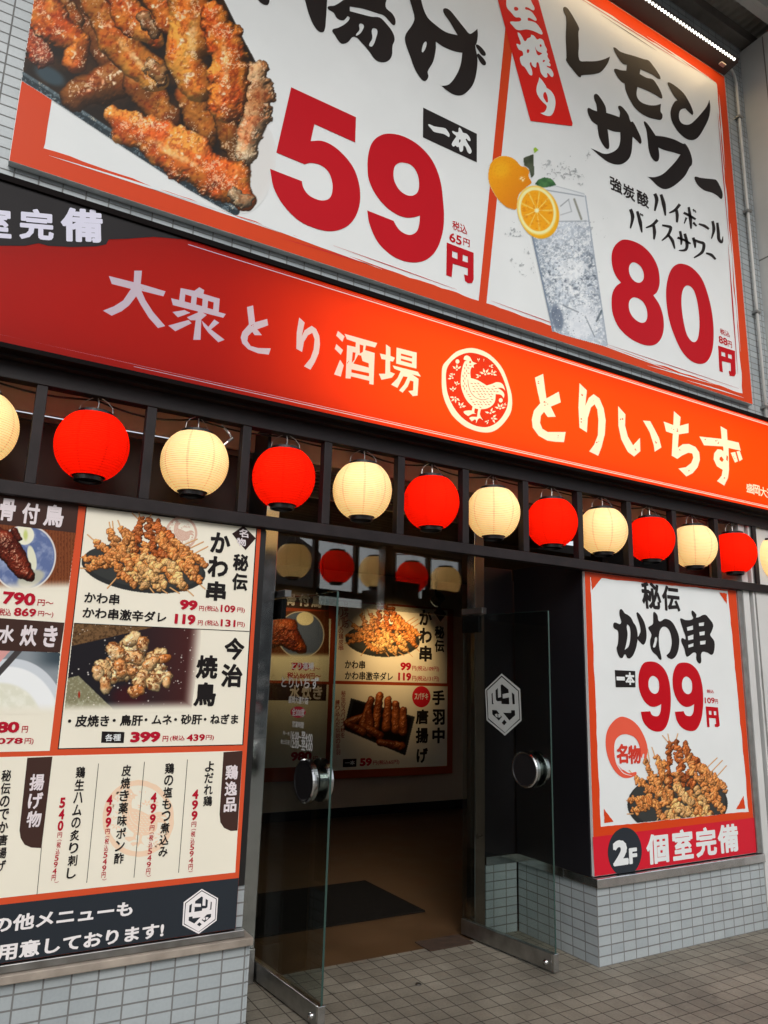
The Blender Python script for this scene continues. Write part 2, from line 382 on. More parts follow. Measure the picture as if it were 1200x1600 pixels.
class Canvas:
    def __init__(s, x0, y0, x1, y1, r, bgc=(216, 218, 216), alpha=0.0, seed=1):
        s.w = int((x1-x0)*r); s.h = int((y1-y0)*r); s.r = r
        s.X, s.Y = np.meshgrid(np.linspace(x0, x1, s.w), np.linspace(y0, y1, s.h))
        s.rgb = np.ones((s.h, s.w, 3))*np.array(bgc, float); s.bg = np.array(bgc, float)
        s.a = np.full((s.h, s.w), float(alpha)); s.seed = seed
    def n(s, cell, k=0, octv=4): return fbm(s.h, s.w, max(1.2, cell*s.r), s.seed*97+k, octv)
    def over(s, col, m, opaque=True):
        m = np.clip(m, 0, 1); s.rgb = s.rgb*(1-m[..., None])+np.asarray(col, float)*m[..., None]
        if opaque: s.a = np.maximum(s.a, m)
    def inside(s, loop):
        m = np.zeros((s.h, s.w), bool); L = list(loop)
        for (xa, ya), (xb, yb) in zip(L, L[1:]+L[:1]):
            if ya == yb: continue
            c = ((ya > s.Y) != (yb > s.Y)) & (s.X < (xb-xa)*(s.Y-ya)/(yb-ya)+xa); m ^= c
        return m.astype(float)
    def soft(s, m, k=1):
        for _ in range(k):
            p = np.pad(m, 1, mode='edge'); m = (p[:-2, 1:-1]+p[2:, 1:-1]+p[1:-1, :-2]+p[1:-1, 2:]+4*p[1:-1, 1:-1])/8
        return m
    def ell(s, cx, cy, rx, ry, rot=0):
        c, q = math.cos(rot), math.sin(rot); dx = s.X-cx; dy = s.Y-cy
        return np.sqrt(((dx*c+dy*q)/rx)**2+((-dx*q+dy*c)/ry)**2)
    def line(s, x0, y0, x1, y1, w, col, a=1.0):
        dx, dy = x1-x0, y1-y0; L2 = dx*dx+dy*dy; t = np.clip(((s.X-x0)*dx+(s.Y-y0)*dy)/L2, 0, 1)
        d = np.hypot(s.X-x0-t*dx, s.Y-y0-t*dy); s.over(col, a*sstep(w+0.7/s.r, w-0.5/s.r, d))
    def blob(s, pts, c1, c2, lump=0.25, cell=6, bumpa=0.25, spec=0.5, dark=0.45, seed=0, hi=(255, 235, 200), fine=0.8, gloss=0.0, c3=None):
        """rounded glazed lump along a polyline of (x,y,r)"""
        R = max(p[2] for p in pts)*1.5
        x0 = min(p[0] for p in pts)-R; x1 = max(p[0] for p in pts)+R; y0 = min(p[1] for p in pts)-R; y1 = max(p[1] for p in pts)+R
        jx = np.where((s.X[0] >= x0) & (s.X[0] <= x1))[0]; jy = np.where((s.Y[:, 0] >= y0) & (s.Y[:, 0] <= y1))[0]
        if len(jx) < 3 or len(jy) < 3: return
        sl_ = (slice(jy[0], jy[-1]+1), slice(jx[0], jx[-1]+1)); X = s.X[sl_]; Y = s.Y[sl_]
        q = np.full(X.shape, 9.0)
        for a, b in zip(pts, pts[1:] if len(pts) > 1 else pts):
            dx, dy = b[0]-a[0], b[1]-a[1]; L2 = dx*dx+dy*dy+1e-6; t = np.clip(((X-a[0])*dx+(Y-a[1])*dy)/L2, 0, 1)
            q = np.minimum(q, np.hypot(X-a[0]-t*dx, Y-a[1]-t*dy)/(a[2]+(b[2]-a[2])*t))
        nz = fbm(*X.shape, max(1.5, cell*s.r), s.seed*31+seed, 4); nf = fbm(*X.shape, max(1.2, cell*0.35*s.r), s.seed*57+seed, 3); nc = fbm(*X.shape, max(2, cell*2.2*s.r), s.seed*13+seed, 3)
        q = q+lump*(nz-0.5)*1.6; ins = q < 1
        rad = np.mean([p[2] for p in pts])
        h = rad*np.sqrt(np.clip(1-np.minimum(q, 1)**2, 0, 1)) + bumpa*rad*fine*(nf-0.5)+bumpa*rad*1.9*(nz-0.5)
        gy, gx = np.gradient(h); gx *= s.r; gy *= s.r
        nn = 1/np.sqrt(gx*gx+gy*gy+1); nx, ny, nz_ = -gx*nn, -gy*nn, nn
        l = np.array((-0.35, -0.62, 0.70)); dif = np.clip(nx*l[0]+ny*l[1]+nz_*l[2], 0, 1)
        hv = np.array((-0.19, -0.34, 0.92)); sp = np.clip(nx*hv[0]+ny*hv[1]+nz_*hv[2], 0, 1)**26
        k = np.clip((nc-0.3)/0.4, 0, 1)[..., None]; base = np.asarray(c1, float)*(1-k)+np.asarray(c2, float)*k
        col = base*(dark+(1.15-dark)*dif)[..., None]*(1-0.45*sstep(0.72, 1.0, q))[..., None]
        sp = np.clip(sp*spec*(0.4+1.2*nf), 0, 1)[..., None]; col = col*(1-sp)+np.asarray(hi, float)*sp
        if gloss:
            n2 = fbm(*X.shape, max(2, cell*1.1*s.r), s.seed*71+seed, 2); n3 = fbm(*X.shape, max(2, cell*0.5*s.r), s.seed*77+seed, 2)
            hs_ = rad*np.sqrt(np.clip(1-np.minimum(q, 1)**2, 0, 1))*0.9+gloss*rad*1.5*(n2-0.5)+gloss*rad*0.6*(n3-0.5)
            gy, gx = np.gradient(hs_); gx *= s.r; gy *= s.r; nn = 1/np.sqrt(gx*gx+gy*gy+1)
            sp = np.clip((-gx*hv[0]-gy*hv[1]+hv[2])*nn, 0, 1); wet = sstep(0.955, 0.992, sp)*sstep(0.35, 0.62, n3)*sstep(0.95, 0.7, q)
            if c3 is not None:
                kk = (sstep(0.50, 0.66, nc)*0.75)[..., None]; col = col*(1-kk)+np.asarray(c3, float)*(0.45+0.75*dif)[..., None]*kk
            col = col*(1-0.85*wet[..., None])+np.asarray(hi, float)*0.85*wet[..., None]
        m = sstep(1.0, 0.93, q); s.rgb[sl_] = s.rgb[sl_]*(1-m[..., None])+np.clip(col, 0, 255)*m[..., None]; s.a[sl_] = np.maximum(s.a[sl_], m)
    def build(s, name, plane, off, parent, clip=None, k=1.12):
        a = s.a.copy()
        if clip is not None: a = a*s.inside(clip)
        rgb = s.rgb
        d = fwd[None, None]*FPX + cr[None, None]*(s.X-600)[..., None] - cu[None, None]*(s.Y-800)[..., None]
        q = plane.p+plane.n*off; t = ((q-CAM) @ plane.n)/(d @ plane.n); P = CAM+t[..., None]*d
        idx = np.arange(s.h*s.w).reshape(s.h, s.w)
        quads = np.stack([idx[1:, :-1], idx[1:, 1:], idx[:-1, 1:], idx[:-1, :-1]], -1)
        keep = (a[1:, :-1]+a[1:, 1:]+a[:-1, 1:]+a[:-1, :-1])/4 > 0.4; quads = quads[keep]
        used = np.unique(quads); remap = np.full(s.h*s.w, -1); remap[used] = np.arange(len(used)); quads = remap[quads]
        me = bpy.data.meshes.new(name); nv = len(used); nq = len(quads)
        me.vertices.add(nv); me.vertices.foreach_set('co', P.reshape(-1, 3)[used].astype(np.float32).ravel())
        me.loops.add(nq*4); me.loops.foreach_set('vertex_index', quads.astype(np.int32).ravel())
        me.polygons.add(nq); me.polygons.foreach_set('loop_start', np.arange(0, nq*4, 4, dtype=np.int32))
        me.update(calc_edges=True)
        lc = np.clip(lin(np.clip(rgb, 0, 255))*k, 0, 0.9).reshape(-1, 3)[used]
        at = me.color_attributes.new('ink', 'FLOAT_COLOR', 'POINT'); at.data.foreach_set('color', np.concatenate([lc, np.ones((nv, 1))], 1).astype(np.float32).ravel())
        return link_mesh(name, me, PHOTO, parent)
PHOTO = bpy.data.materials.new('printed_photo'); PHOTO.use_nodes = True
_n = PHOTO.node_tree; _p = _n.nodes['Principled BSDF']; _a = _n.nodes.new('ShaderNodeVertexColor'); _a.layer_name = 'ink'
_n.links.new(_a.outputs[0], _p.inputs['Base Color']); _p.inputs['Roughness'].default_value = 0.35; _p.inputs['Specular IOR Level'].default_value = 0.12


# ------------------------------------------------------------------ large structure
STEEL = principled('brushed_steel', (0.62, 0.63, 0.63), 0.16, 1.0, noise=0.12, nscale=9)
DULL = principled('satin_aluminium', (0.45, 0.45, 0.44), 0.34, 1.0, noise=0.25, nscale=14)
BLACK = principled('black_plastic', (0.012, 0.011, 0.012), 0.3, 0, 0.5)
DARKBAR = principled('dark_brown_steel', (0.020, 0.015, 0.016), 0.45, 0, 0.25, noise=0.35, nscale=11, bump=0.15, bscale=40)
DARKWALL = principled('near_black_panel', (0.010, 0.009, 0.012), 0.35, 0, 0.4, noise=0.25, nscale=2)
BROWNDARK = principled('dark_brown_board', (0.030, 0.018, 0.015), 0.6, 0, 0.3, noise=0.3, nscale=5)
PALE = principled('pale_soffit_paint', (0.58, 0.48, 0.44), 0.6, 0, 0.3, noise=0.25, nscale=7)
WHITEPAINT = principled('pale_grey_cladding', (0.64, 0.65, 0.64), 0.45, 0, 0.4, noise=0.14, nscale=1.6, bump=0.1, bscale=8)
GALV = principled('galvanised_roof', (0.74, 0.72, 0.68), 0.5, 0.0, 0.4, noise=0.35, nscale=3)
BEIGE = principled('beige_interior_plaster', (0.46, 0.36, 0.27), 0.7, 0, 0.3, noise=0.12, nscale=2, bump=0.15, bscale=60)
tA, tB, tG = alb((175, 183, 186), 1.0), alb((162, 171, 175), 1.0), alb((118, 119, 118), 1.0)
TILE_XZ = tile_mat('wall_tile_front', 'XZ', 0.097, 0.0503, tA, tB, tG, 0.0035, 0.22, 0.14, phase=(0.0, 0.0))
TILE_YZ = tile_mat('wall_tile_side', 'YZ', 0.097, 0.0503, tA, tB, tG, 0.0035, 0.22, 0.14)
f1, f2, fg = alb((155, 148, 134), 1.0), alb((136, 129, 116), 1.0), alb((84, 78, 69), 1.0)
TILE_XY = tile_mat('pavement_tile', 'XY', 0.094, 0.094, f1, f2, fg, 0.0032, 0.55, 0.55, bump=0.6, phase=(0.03, 0.04), gum=True)
ASPHALT = principled('pale_concrete_street', (0.30, 0.295, 0.285), 0.9, noise=0.3, nscale=2, bump=0.4)
WOODFLOOR = principled('brown_vinyl_floor', (0.085, 0.046, 0.022), 0.45, 0, 0.25, noise=0.28, nscale=3.5, bump=0.1, bscale=50)

B().box(-300, 300, -300, -6.5, -0.12, -0.02).build('ground', ASPHALT, kind='structure')
B().box(-30, 30, -6.5, 0.66, -0.12, 0.0).build('sidewalk', TILE_XY, kind='structure')
B().box(0.9, 6.6, 0.66, 4.6, -0.12, 0.001).build('interior_floor', WOODFLOOR, kind='structure')

# shop front walls
t = thing('street_building', 'plain grey building across the street mirrored in the glass', 'building', (4, -16, 0))
B().box(-14, 6, -30, -22, -0.02, 9.5).build('wall', principled('far_wall_grey', (0.34, 0.34, 0.35), 0.8, noise=0.2, nscale=0.5), t)
for k in range(9): B().box(-13+k*2.1, -11.7+k*2.1, -22.02, -21.9, 5.0, 6.8).build('window', principled('far_window', (0.05, 0.06, 0.07), 0.15), t)
t = thing('street_house', 'low dark gabled house across the street mirrored in the glass', 'building', (12, -16, 0))
hb = B(); hb.v = [(7, -20, 0), (16, -20, 0), (16, -20, 6.4), (11.5, -20, 8.6), (7, -20, 6.4), (7, -28, 0), (16, -28, 0), (16, -28, 6.4), (11.5, -28, 8.6), (7, -28, 6.4)]
hb.f = [[0, 1, 2, 3, 4], [9, 8, 7, 6, 5], [0, 5, 6, 1], [1, 6, 7, 2], [2, 7, 8, 3], [3, 8, 9, 4], [4, 9, 5, 0]]
hb.build('wall', principled('far_house', (0.10, 0.09, 0.085), 0.8, noise=0.2, nscale=0.5), t)
w = thing('tiled_facade', 'grey tiled upper shop wall behind the big price billboard', 'wall', (2.5, 0.2, 2.75))
B().box(-6, 5.37, 0.0, 0.24, 2.74, 8.2).build('tile_face', TILE_XZ, w)
def lowwall(x0, x1, label, extra):
    t = thing('tiled_low_wall', label, 'wall', ((x0+x1)/2, 0.1, 0))
    B().box(x0, x1, 0.0, 0.26, 0.0, 0.395).build('tile_face', TILE_XZ, t)
    return t
lw = lowwall(-6, 1.272, 'pale tiled low wall under the left menu board', 0)
B().box(-6, 1.285, -0.03, 0.255, 0.397, 0.428, 0.004).build('sill', principled('weathered_sill', (0.36, 0.31, 0.26), 0.5, 0, 0.4, noise=0.4, nscale=8), lw)
B().box(-6, 1.250, -0.012, 0.25, 0.43, 0.458, 0.003).build('metal_rail', DULL, lw)
B().box(1.2165, 1.250, 0.022, 0.2, 0.46, 0.62).build('tile_strip', TILE_XZ, lw)
B().box(1.274, 1.284, 0.004, 0.62, 0.0, 0.395).build('side_face', TILE_YZ, lw)
B().box(-6, 1.243, 0.05, 0.25, 0.46, 2.16).build('backing', DARKWALL, lw)
B().box(1.2165, 1.245, 0.01, 0.04, 0.625, 2.16).build('window_jamb', principled('dark_bronze', (0.018, 0.017, 0.017), 0.35, 0.2, 0.5), lw)
B().box(1.2455, 1.26, 0.06, 0.62, 0.43, 2.7).build('reveal', DARKWALL, lw)
rw = lowwall(3.30, 4.80, 'grey tiled low wall under the skewer poster', 0)
B().box(3.285, 4.797, -0.022, 0.25, 0.397, 0.447, 0.004).build('sill', principled('polished_sill', (0.82, 0.83, 0.84), 0.14, 1.0, noise=0.15, nscale=18), rw)
B().box(3.302, 4.80, 0.05, 0.25, 0.449, 2.2).build('backing', DARKWALL, rw)
t = thing('entrance_side_wall', 'dark side wall of the entrance recess above grey tiles', 'wall', (3.31, 0.45, 0))
B().box(3.287, 3.3005, 0.0305, 0.655, 0.447, 2.24).build('panel', DARKWALL, t)
B().box(3.2975, 3.42, 0.262, 0.6575, 0.0, 0.395).build('tile_face', TILE_YZ, t)
B().box(3.2955, 3.2995, 0.0015, 0.261, 0.0, 0.395).build('tile_edge', TILE_YZ, t)
B().box(3.286, 3.2885, 0.03, 0.656, 0.397, 0.445).build('sill', STEEL, t)
B().box(3.045, 3.285, 0.66, 0.80, 0.0, 0.395).build('step_tile_face', TILE_XZ, t)
B().box(3.045, 3.285, 0.655, 0.80, 0.397, 0.445).build('step_sill', STEEL, t)
B().box(3.045, 3.285, 0.672, 0.80, 0.447, 2.24).build('step_panel', DARKWALL, t)

t = thing('entrance_soffit', 'dark slatted soffit over the entrance behind the lanterns', 'ceiling', (2.2, 0.6, 2.7))
B().box(-6, 5.3, 0.245, 0.262, 2.605, 2.735).build('fascia_board', PALE, t)
B().box(-6, 5.3, 0.262, 0.30, 2.575, 2.60).build('trim', principled('dull_brown_trim', (0.10, 0.075, 0.07), 0.5), t)
B().box(-6, 1.262, 0.27, 0.30, 2.165, 2.57).build('back_board', BROWNDARK, t)
B().box(4.4, 5.3, 0.27, 0.30, 2.165, 2.57).build('back_board', BROWNDARK, t)
B().box(1.0, 4.6, 0.31, 1.9, 2.70, 2.73).build('ceiling_board', BROWNDARK, t)
b = B()
for k in range(9): b.box(1.29, 3.28, 0.36+k*0.08, 0.40+k*0.08, 2.66, 2.699)
b.build('slat', principled('soffit_slat', (0.09, 0.07, 0.065), 0.5), t)

# room behind the doors
t = thing('interior_room', 'dim beige room behind the glass doors', 'room', (3.8, 2.6, 0))
B().box(0.9, 6.6, 4.45, 4.6, 0.0, 2.75).build('back_wall', BEIGE, t)
B().box(0.9, 6.45, 4.43, 4.449, 0.002, 0.10).build('skirting', DARKWALL, t)
B().box(6.45, 6.6, 0.82, 4.449, 0.002, 2.69).build('side_wall', BEIGE, t)
B().box(0.9, 1.05, 0.82, 4.429, 0.002, 2.69).build('side_wall', BEIGE, t)
B().box(0.9, 6.6, 1.91, 4.449, 2.70, 2.78).build('ceiling', principled('brown_ceiling', (0.07, 0.05, 0.04), 0.7), t)
B().box(3.30, 6.449, 0.81, 0.93, 0.002, 2.19).box(4.3, 6.449, 0.81, 0.93, 2.2, 2.69).build('front_wall', BROWNDARK, t)
B().box(5.85, 6.0, 4.02, 4.42, 0.002, 2.69).build('pilaster', principled('warm_wall', (0.30, 0.19, 0.11), 0.7, noise=0.1), t)

# posts of the glass front
t = thing('steel_door_post', 'polished steel post beside the menu board', 'door post', (1.50, 0.66, 0))
B().box(1.462, 1.553, 0.625, 0.70, 0.16, 2.66, 0.003).build('post', STEEL, t)
B().box(1.458, 1.557, 0.621, 0.704, 0.0, 0.158, 0.002).build('base_cover', DULL, t)
B().box(1.283, 1.458, 0.64, 0.68, 0.0, 2.66).build('side_panel', DARKWALL, t)
t = thing('bronze_door_post', 'slim dull bronze post right of the doorway', 'door post', (3.0, 0.7, 0))
B().box(2.972, 3.042, 0.665, 0.755, 0.0, 2.66, 0.003).build('post', principled('bronze_post', (0.16, 0.12, 0.095), 0.3, 0.6, noise=0.2), t)
B().box(2.966, 2.971, 0.67, 0.75, 0.0, 2.66).build('edge_trim', STEEL, t)

# neighbouring cladding and column at the right
t = thing('cladding_wall', 'pale grey cladding strips right of the skewer poster', 'wall', (5.1, 0.1, 0))
B().box(4.806, 4.872, -0.005, 0.25, 0.0, 2.7).build('strip', WHITEPAINT, t)
B().box(4.874, 4.904, 0.03, 0.25, 0.0, 2.7).build('gap_backing', DARKWALL, t)
B().box(4.906, 5.6, -0.012, 0.25, 0.0, 2.7).build('strip', WHITEPAINT, t)
B().box(4.925, 4.935, -0.018, -0.0125, 0.0, 2.7).build('joint_bead', DULL, t)
t = thing('corner_column', 'pale grey column at the right end of the facade', 'column', (6.0, -0.3, 0))
B().box(5.375, 6.6, -0.75, 0.2, 2.3, 6.97, 0.01).build('shaft', WHITEPAINT, t)
B().box(5.62, 6.6, -0.74, 0.2, 0.0, 2.295).build('lower_shaft', WHITEPAINT, t)
B().box(5.372, 5.376, -0.45, -0.44, 2.9, 6.95).build('seam', principled('seam_rust', (0.30, 0.24, 0.16), 0.8), t)
B().box(5.3735, 5.3765, -0.749, 0.0, 4.92, 4.932).build('joint', principled('joint_grey', (0.2, 0.2, 0.19), 0.7), t)
B().box(5.3735, 5.3765, -0.215, -0.205, 2.9, 6.95).build('joint', principled('joint_grey', (0.2, 0.2, 0.19), 0.7), t)
t = thing('drain_pipe', 'thin pale pipe running up the tiled wall beside the billboard', 'pipe', (5.23, -0.02, 3.5))
B().tube([(5.08, -0.03, 6.70), (5.14, -0.03, 6.69), (5.21, -0.03, 6.63), (5.23, -0.03, 6.55), (5.23, -0.03, 5), (5.23, -0.03, 2.76)], 0.0115, 10).build('pipe', principled('pvc', (0.62, 0.62, 0.6), 0.4), t, smooth=True)
b = B()
for z in (6.2, 5.3, 4.4, 3.6): B().box(5.205, 5.255, -0.047, -0.001, z, z+0.02).build('clip', DULL, t)

# canopy over the pavement
t = thing('canopy_roof', 'corrugated metal canopy over the pavement', 'roof', (2.0, -1.5, 7.3))
b = B(); n0 = 0
XS = np.arange(-8, 12.0, 0.019)
vs = []
for i, x in enumerate(XS):
    z = 7.20+0.012*[1, 1, -1, -1][i % 4]
    vs += [(x, -2.9, z+0.09), (x, 3.0, z-0.02)]
b.v = vs; b.f = [[2*i, 2*i+2, 2*i+3, 2*i+1] for i in range(len(XS)-1)]
b.build('corrugated_sheet', GALV, t)
def channel(y, z, hh, mat, nm='purlin', d=0.06):
    B().box(-8, 12, y, y+d, z, z+hh).box(-8, 12, y-0.035, y-0.001, z, z+0.012).build(nm, mat, t)
channel(-0.06, 7.0, 0.16, principled('dark_steel', (0.24, 0.22, 0.20), 0.5, 0.2, noise=0.3))
channel(-0.34, 7.0, 0.17, WHITEPAINT)
channel(-1.9, 7.05, 0.16, WHITEPAINT)
B().box(5.50, 5.66, -2.9, -0.40, 6.98, 6.995).box(5.565, 5.595, -2.9, -0.40, 6.8, 6.979).build('beam', principled('dark_steel2', (0.07, 0.065, 0.06), 0.5, 0.2, noise=0.3), t)

# ------------------------------------------------------------------ LED bar over the billboard
t = thing('led_light_bar', 'long dark lamp bar with a row of white LEDs above the billboard', 'lamp', (3.0, -0.12, 6.55))
b = B(); n = len(b.v)
prof = [(-0.045, 6.66), (-0.045, 6.525), (-0.175, 6.545), (-0.19, 6.57), (-0.10, 6.66)]
for x in (0.6, 5.045): b.v += [(x, y, z) for y, z in prof]
b.f = [[0, 1, 2, 3, 4][::-1], [5, 6, 7, 8, 9]]+[[i, (i+1) % 5, 5+(i+1) % 5, 5+i] for i in range(5)]
b.build('housing', principled('lamp_housing', (0.045, 0.035, 0.035), 0.4, 0.2), t)
B().box(4.90, 4.96, -0.125, -0.095, 6.520, 6.530).build('end_label', principled('pale_tab', (0.5, 0.45, 0.42), 0.5), t)
LEDM = emit('led_white', (1.0, 0.95, 0.82), 5)
led = B().lathe([(0.0, -0.004), (0.007, -0.004), (0.0098, 0.0), (0.0098, 0.006), (0.0, 0.006)], (0, 0, 0), (0, -0.3, -1), 12).build('led', LEDM)
for i in range(75):
    o = led if i == 0 else led.copy()
    if i: COL.objects.link(o)
    o.parent = t; o.location = Vector((4.985-i*0.035, -0.181, 6.548))-t.location
for x in (1.5, 2.7, 3.9, 4.7):
    l = bpy.data.lights.new('led_glow', 'AREA'); l.shape = 'RECTANGLE'; l.size = 1.1 if x < 4.5 else 0.55; l.size_y = 0.03; l.energy = 1.7 if x < 4.5 else 0.9; l.color = (1.0, 0.68, 0.34)
    o = bpy.data.objects.new('led_glow', l); COL.objects.link(o); o.parent = t
    o.location = Vector((x, -0.20, 6.535))-t.location
    o.rotation_euler = Vector((0, -0.42, 1)).to_track_quat('Z', 'Y').to_euler()

# ------------------------------------------------------------------ lantern frame and lanterns
t = thing('lantern_frame', 'dark lattice frame holding the row of lanterns', 'frame', (2.5, 0, 2.2))
B().box(-1.2, 5.9, -0.034, 0.022, 2.640, 2.715, 0.003).build('top_rail', DARKBAR, t)
B().box(-1.2, 5.9, -0.034, 0.022, 2.166, 2.222, 0.003).build('bottom_rail', DARKBAR, t)
B().box(-1.2, 5.9, -0.075, 0.03, 2.717, 2.728).build('ledge', DARKBAR, t)
up = B().box(-0.021, 0.021, -0.03, 0.018, 2.223, 2.639, 0.002).build('upright', DARKBAR)
BARX = [-0.643, -0.213, 0.218, 0.664, 1.105, 1.53, 1.958, 2.376, 2.806, 3.235, 3.662, 4.091, 4.527, 4.957, 5.39]
for i, x in enumerate(BARX):
    o = up if i == 0 else up.copy()
    if i: COL.objects.link(o)
    o.parent = t; o.location = Vector((x, 0, 0))-t.location

def paper(name, col, trans, rib):
    m = bpy.data.materials.new(name); m.use_nodes = True; n = m.node_tree; n.nodes.clear()
    o = n.nodes.new('ShaderNodeOutputMaterial'); d = n.nodes.new('ShaderNodeBsdfDiffuse'); tr = n.nodes.new('ShaderNodeBsdfTranslucent')
    tc = n.nodes.new('ShaderNodeTexCoord'); sp = n.nodes.new('ShaderNodeSeparateXYZ'); n.links.new(tc.outputs['Object'], sp.inputs[0])
    def math_(op, a, b=None):
        q = n.nodes.new('ShaderNodeMath'); q.operation = op
        for i, v in enumerate((a, b)):
            if v is None: continue
            if isinstance(v, (int, float)): q.inputs[i].default_value = v
            else: n.links.new(v, q.inputs[i])
        return q.outputs[0]
    # bamboo hoops seen through the paper, and the paper's vertical gores
    hoop = math_('PINGPONG', math_('MULTIPLY', sp.outputs[2], 1/0.0094), 0.5)
    hm = math_('LESS_THAN', hoop, 0.13)
    ang = math_('MULTIPLY', math_('ARCTAN2', sp.outputs[1], sp.outputs[0]), 8/(2*math.pi))
    gm = math_('LESS_THAN', math_('PINGPONG', math_('ADD', ang, 20.2), 0.5), 0.045)
    nz = n.nodes.new('ShaderNodeTexNoise'); nz.inputs['Scale'].default_value = 30; nz.inputs['Detail'].default_value = 5; n.links.new(tc.outputs['Object'], nz.inputs[0])
    k = math_('SUBTRACT', math_('SUBTRACT', math_('MULTIPLY_ADD', nz.outputs[0], 0.25), math_('MULTIPLY', hm, rib)), math_('MULTIPLY', gm, 0.24))
    n.nodes[-1].name = n.nodes[-1].name
    k = math_('ADD', k, 0.88)
    for bs, c in ((d, col), (tr, trans)):
        v = n.nodes.new('ShaderNodeVectorMath'); v.operation = 'SCALE'; v.inputs[0].default_value = c; n.links.new(k, v.inputs['Scale']); n.links.new(v.outputs[0], bs.inputs[0])
    mx = n.nodes.new('ShaderNodeMixShader'); mx.inputs[0].default_value = 0.6
    n.links.new(d.outputs[0], mx.inputs[1]); n.links.new(tr.outputs[0], mx.inputs[2]); n.links.new(mx.outputs[0], o.inputs[0]); return m
RED = paper('red_washi', (0.55, 0.006, 0.004), (0.98, 0.020, 0.003), 0.40)
CREAM = paper('cream_washi', (0.78, 0.66, 0.44), (0.95, 0.80, 0.50), 0.5)
WIRE = principled('wire', (0.55, 0.52, 0.5), 0.35, 0.9)
BULB = emit('bulb_glass', (1.0, 0.72, 0.36), 3)
def make_lantern(mat, power, color):
    t = bpy.data.objects.new('paper_lantern', None); t.empty_display_size = 0.1; COL.objects.link(t)
    prof = []
    N = 27*4
    for i in range(N+1):
        z = -0.139+0.266*i/N; r = 0.150*math.sqrt(1-(z/0.158)**2); r += 0.0022*(abs(math.sin(math.pi*27*i/N))-0.5)
        prof.append((r, z))
    B().lathe(prof, seg=56).build('paper_shade', mat, t, smooth=True)
    B().lathe([(0.0, 0.146), (0.070, 0.146), (0.073, 0.144), (0.073, 0.124), (0.084, 0.1235), (0.084, 0.121), (0.070, 0.121)], seg=32).build('top_ring', BLACK, t)
    B().lathe([(0.060, -0.136), (0.066, -0.137), (0.066, -0.139), (0.059, -0.140), (0.057, -0.157), (0.051, -0.157), (0.048, -0.148), (0.0, -0.148)], seg=32).build('bottom_ring', BLACK, t)
    b = B()
    for s in (-1, 1):
        b.tube([(s*0.070, 0, 0.146), (s*0.066, 0, 0.172), (s*0.046, 0, 0.196), (s*0.016, 0, 0.214), (0, 0, 0.222)], 0.0016, 6)
    b.tube([(0.004, 0, 0.15), (0.007, 0.004, 0.19), (0, 0, 0.232)], 0.0026, 6)
    b.build('hanger', WIRE, t)
    B().lathe([(0, 0.105), (0.012, 0.105), (0.014, 0.08), (0.026, 0.055), (0.030, 0.035), (0.024, 0.015), (0.0, 0.006)], seg=20).build('bulb', BULB, t, smooth=True)
    l = bpy.data.lights.new('bulb_light', 'POINT'); l.energy = power; l.color = color; l.shadow_soft_size = 0.03
    o = bpy.data.objects.new('bulb_light', l); COL.objects.link(o); o.parent = t; o.location = (-0.012, -0.048, 0.012)
    return t
def dup(root):
    r = root.copy(); COL.objects.link(r)
    for ch in root.children:
        c = ch.copy(); COL.objects.link(c); c.parent = r
    return r
RP, CP = 0.36, 0.265
redl = make_lantern(RED, RP, (1.0, 0.80, 0.55)); creaml = make_lantern(CREAM, CP, (1.0, 0.84, 0.58))
LX = [0.006, 0.437, 0.878, 1.313, 1.744, 2.167, 2.589, 3.030, 3.452, 3.885, 4.312, 4.742, 5.175]
where = {0: 'cream paper lantern cut off at the left end of the row', 1: 'red paper lantern above the menu board, first red one from the left',
 2: 'cream paper lantern above the menu board with a loose cable beside it', 3: 'red paper lantern over the steel post at the menu board corner',
 4: 'cream paper lantern over the left door leaf', 5: 'red paper lantern over the middle of the doorway', 6: 'cream paper lantern over the bronze door post',
 7: 'red paper lantern over the dark entrance side wall', 8: 'cream paper lantern over the left edge of the skewer poster',
 9: 'red paper lantern over the middle of the skewer poster', 10: 'cream paper lantern over the right half of the skewer poster',
 11: 'red paper lantern over the right edge of the skewer poster, last red one', 12: 'cream paper lantern cut off at the right end of the row'}
firsts = {}
for i, x in enumerate(LX):
    src = creaml if i % 2 == 0 else redl
    o = src if i < 2 else dup(src)
    o.location = (x, 0.0, 2.428); o.rotation_euler = (0, 0, random.Random(i).uniform(-0.5, 0.5))
    tag(o, 'lit round '+where[i], 'lantern', 'paper lanterns hanging in the lattice frame')
t = thing('power_cable', 'thin dark cable looping along the top rail above the lanterns', 'cable', (2.5, 0.03, 2.64))
pts = []
for i in range(len(LX)-1):
    for k in range(6):
        u = k/6; pts.append((LX[i]+(LX[i+1]-LX[i])*u, 0.032+0.006*math.sin(i*2.3), 2.643-0.022*math.sin(math.pi*u)*(1+0.5*math.sin(i*1.7))))
B().tube(pts, 0.0045, 6).build('cable', BLACK, t, smooth=True)
t = thing('loose_cable', 'loose grey cable end hanging beside the cream lantern above the menu board', 'cable', (1.0, 0.02, 2.6))
B().tube([(1.0, 0.03, 2.64), (1.035, 0.02, 2.60), (1.045, 0.0, 2.575), (1.02, -0.01, 2.55), (1.0, -0.01, 2.528)], 0.006, 8).build('cable', WIRE, t)
B().tube([(1.0, -0.01, 2.53), (0.985, -0.01, 2.512)], 0.009, 8).build('plug', BLACK, t)

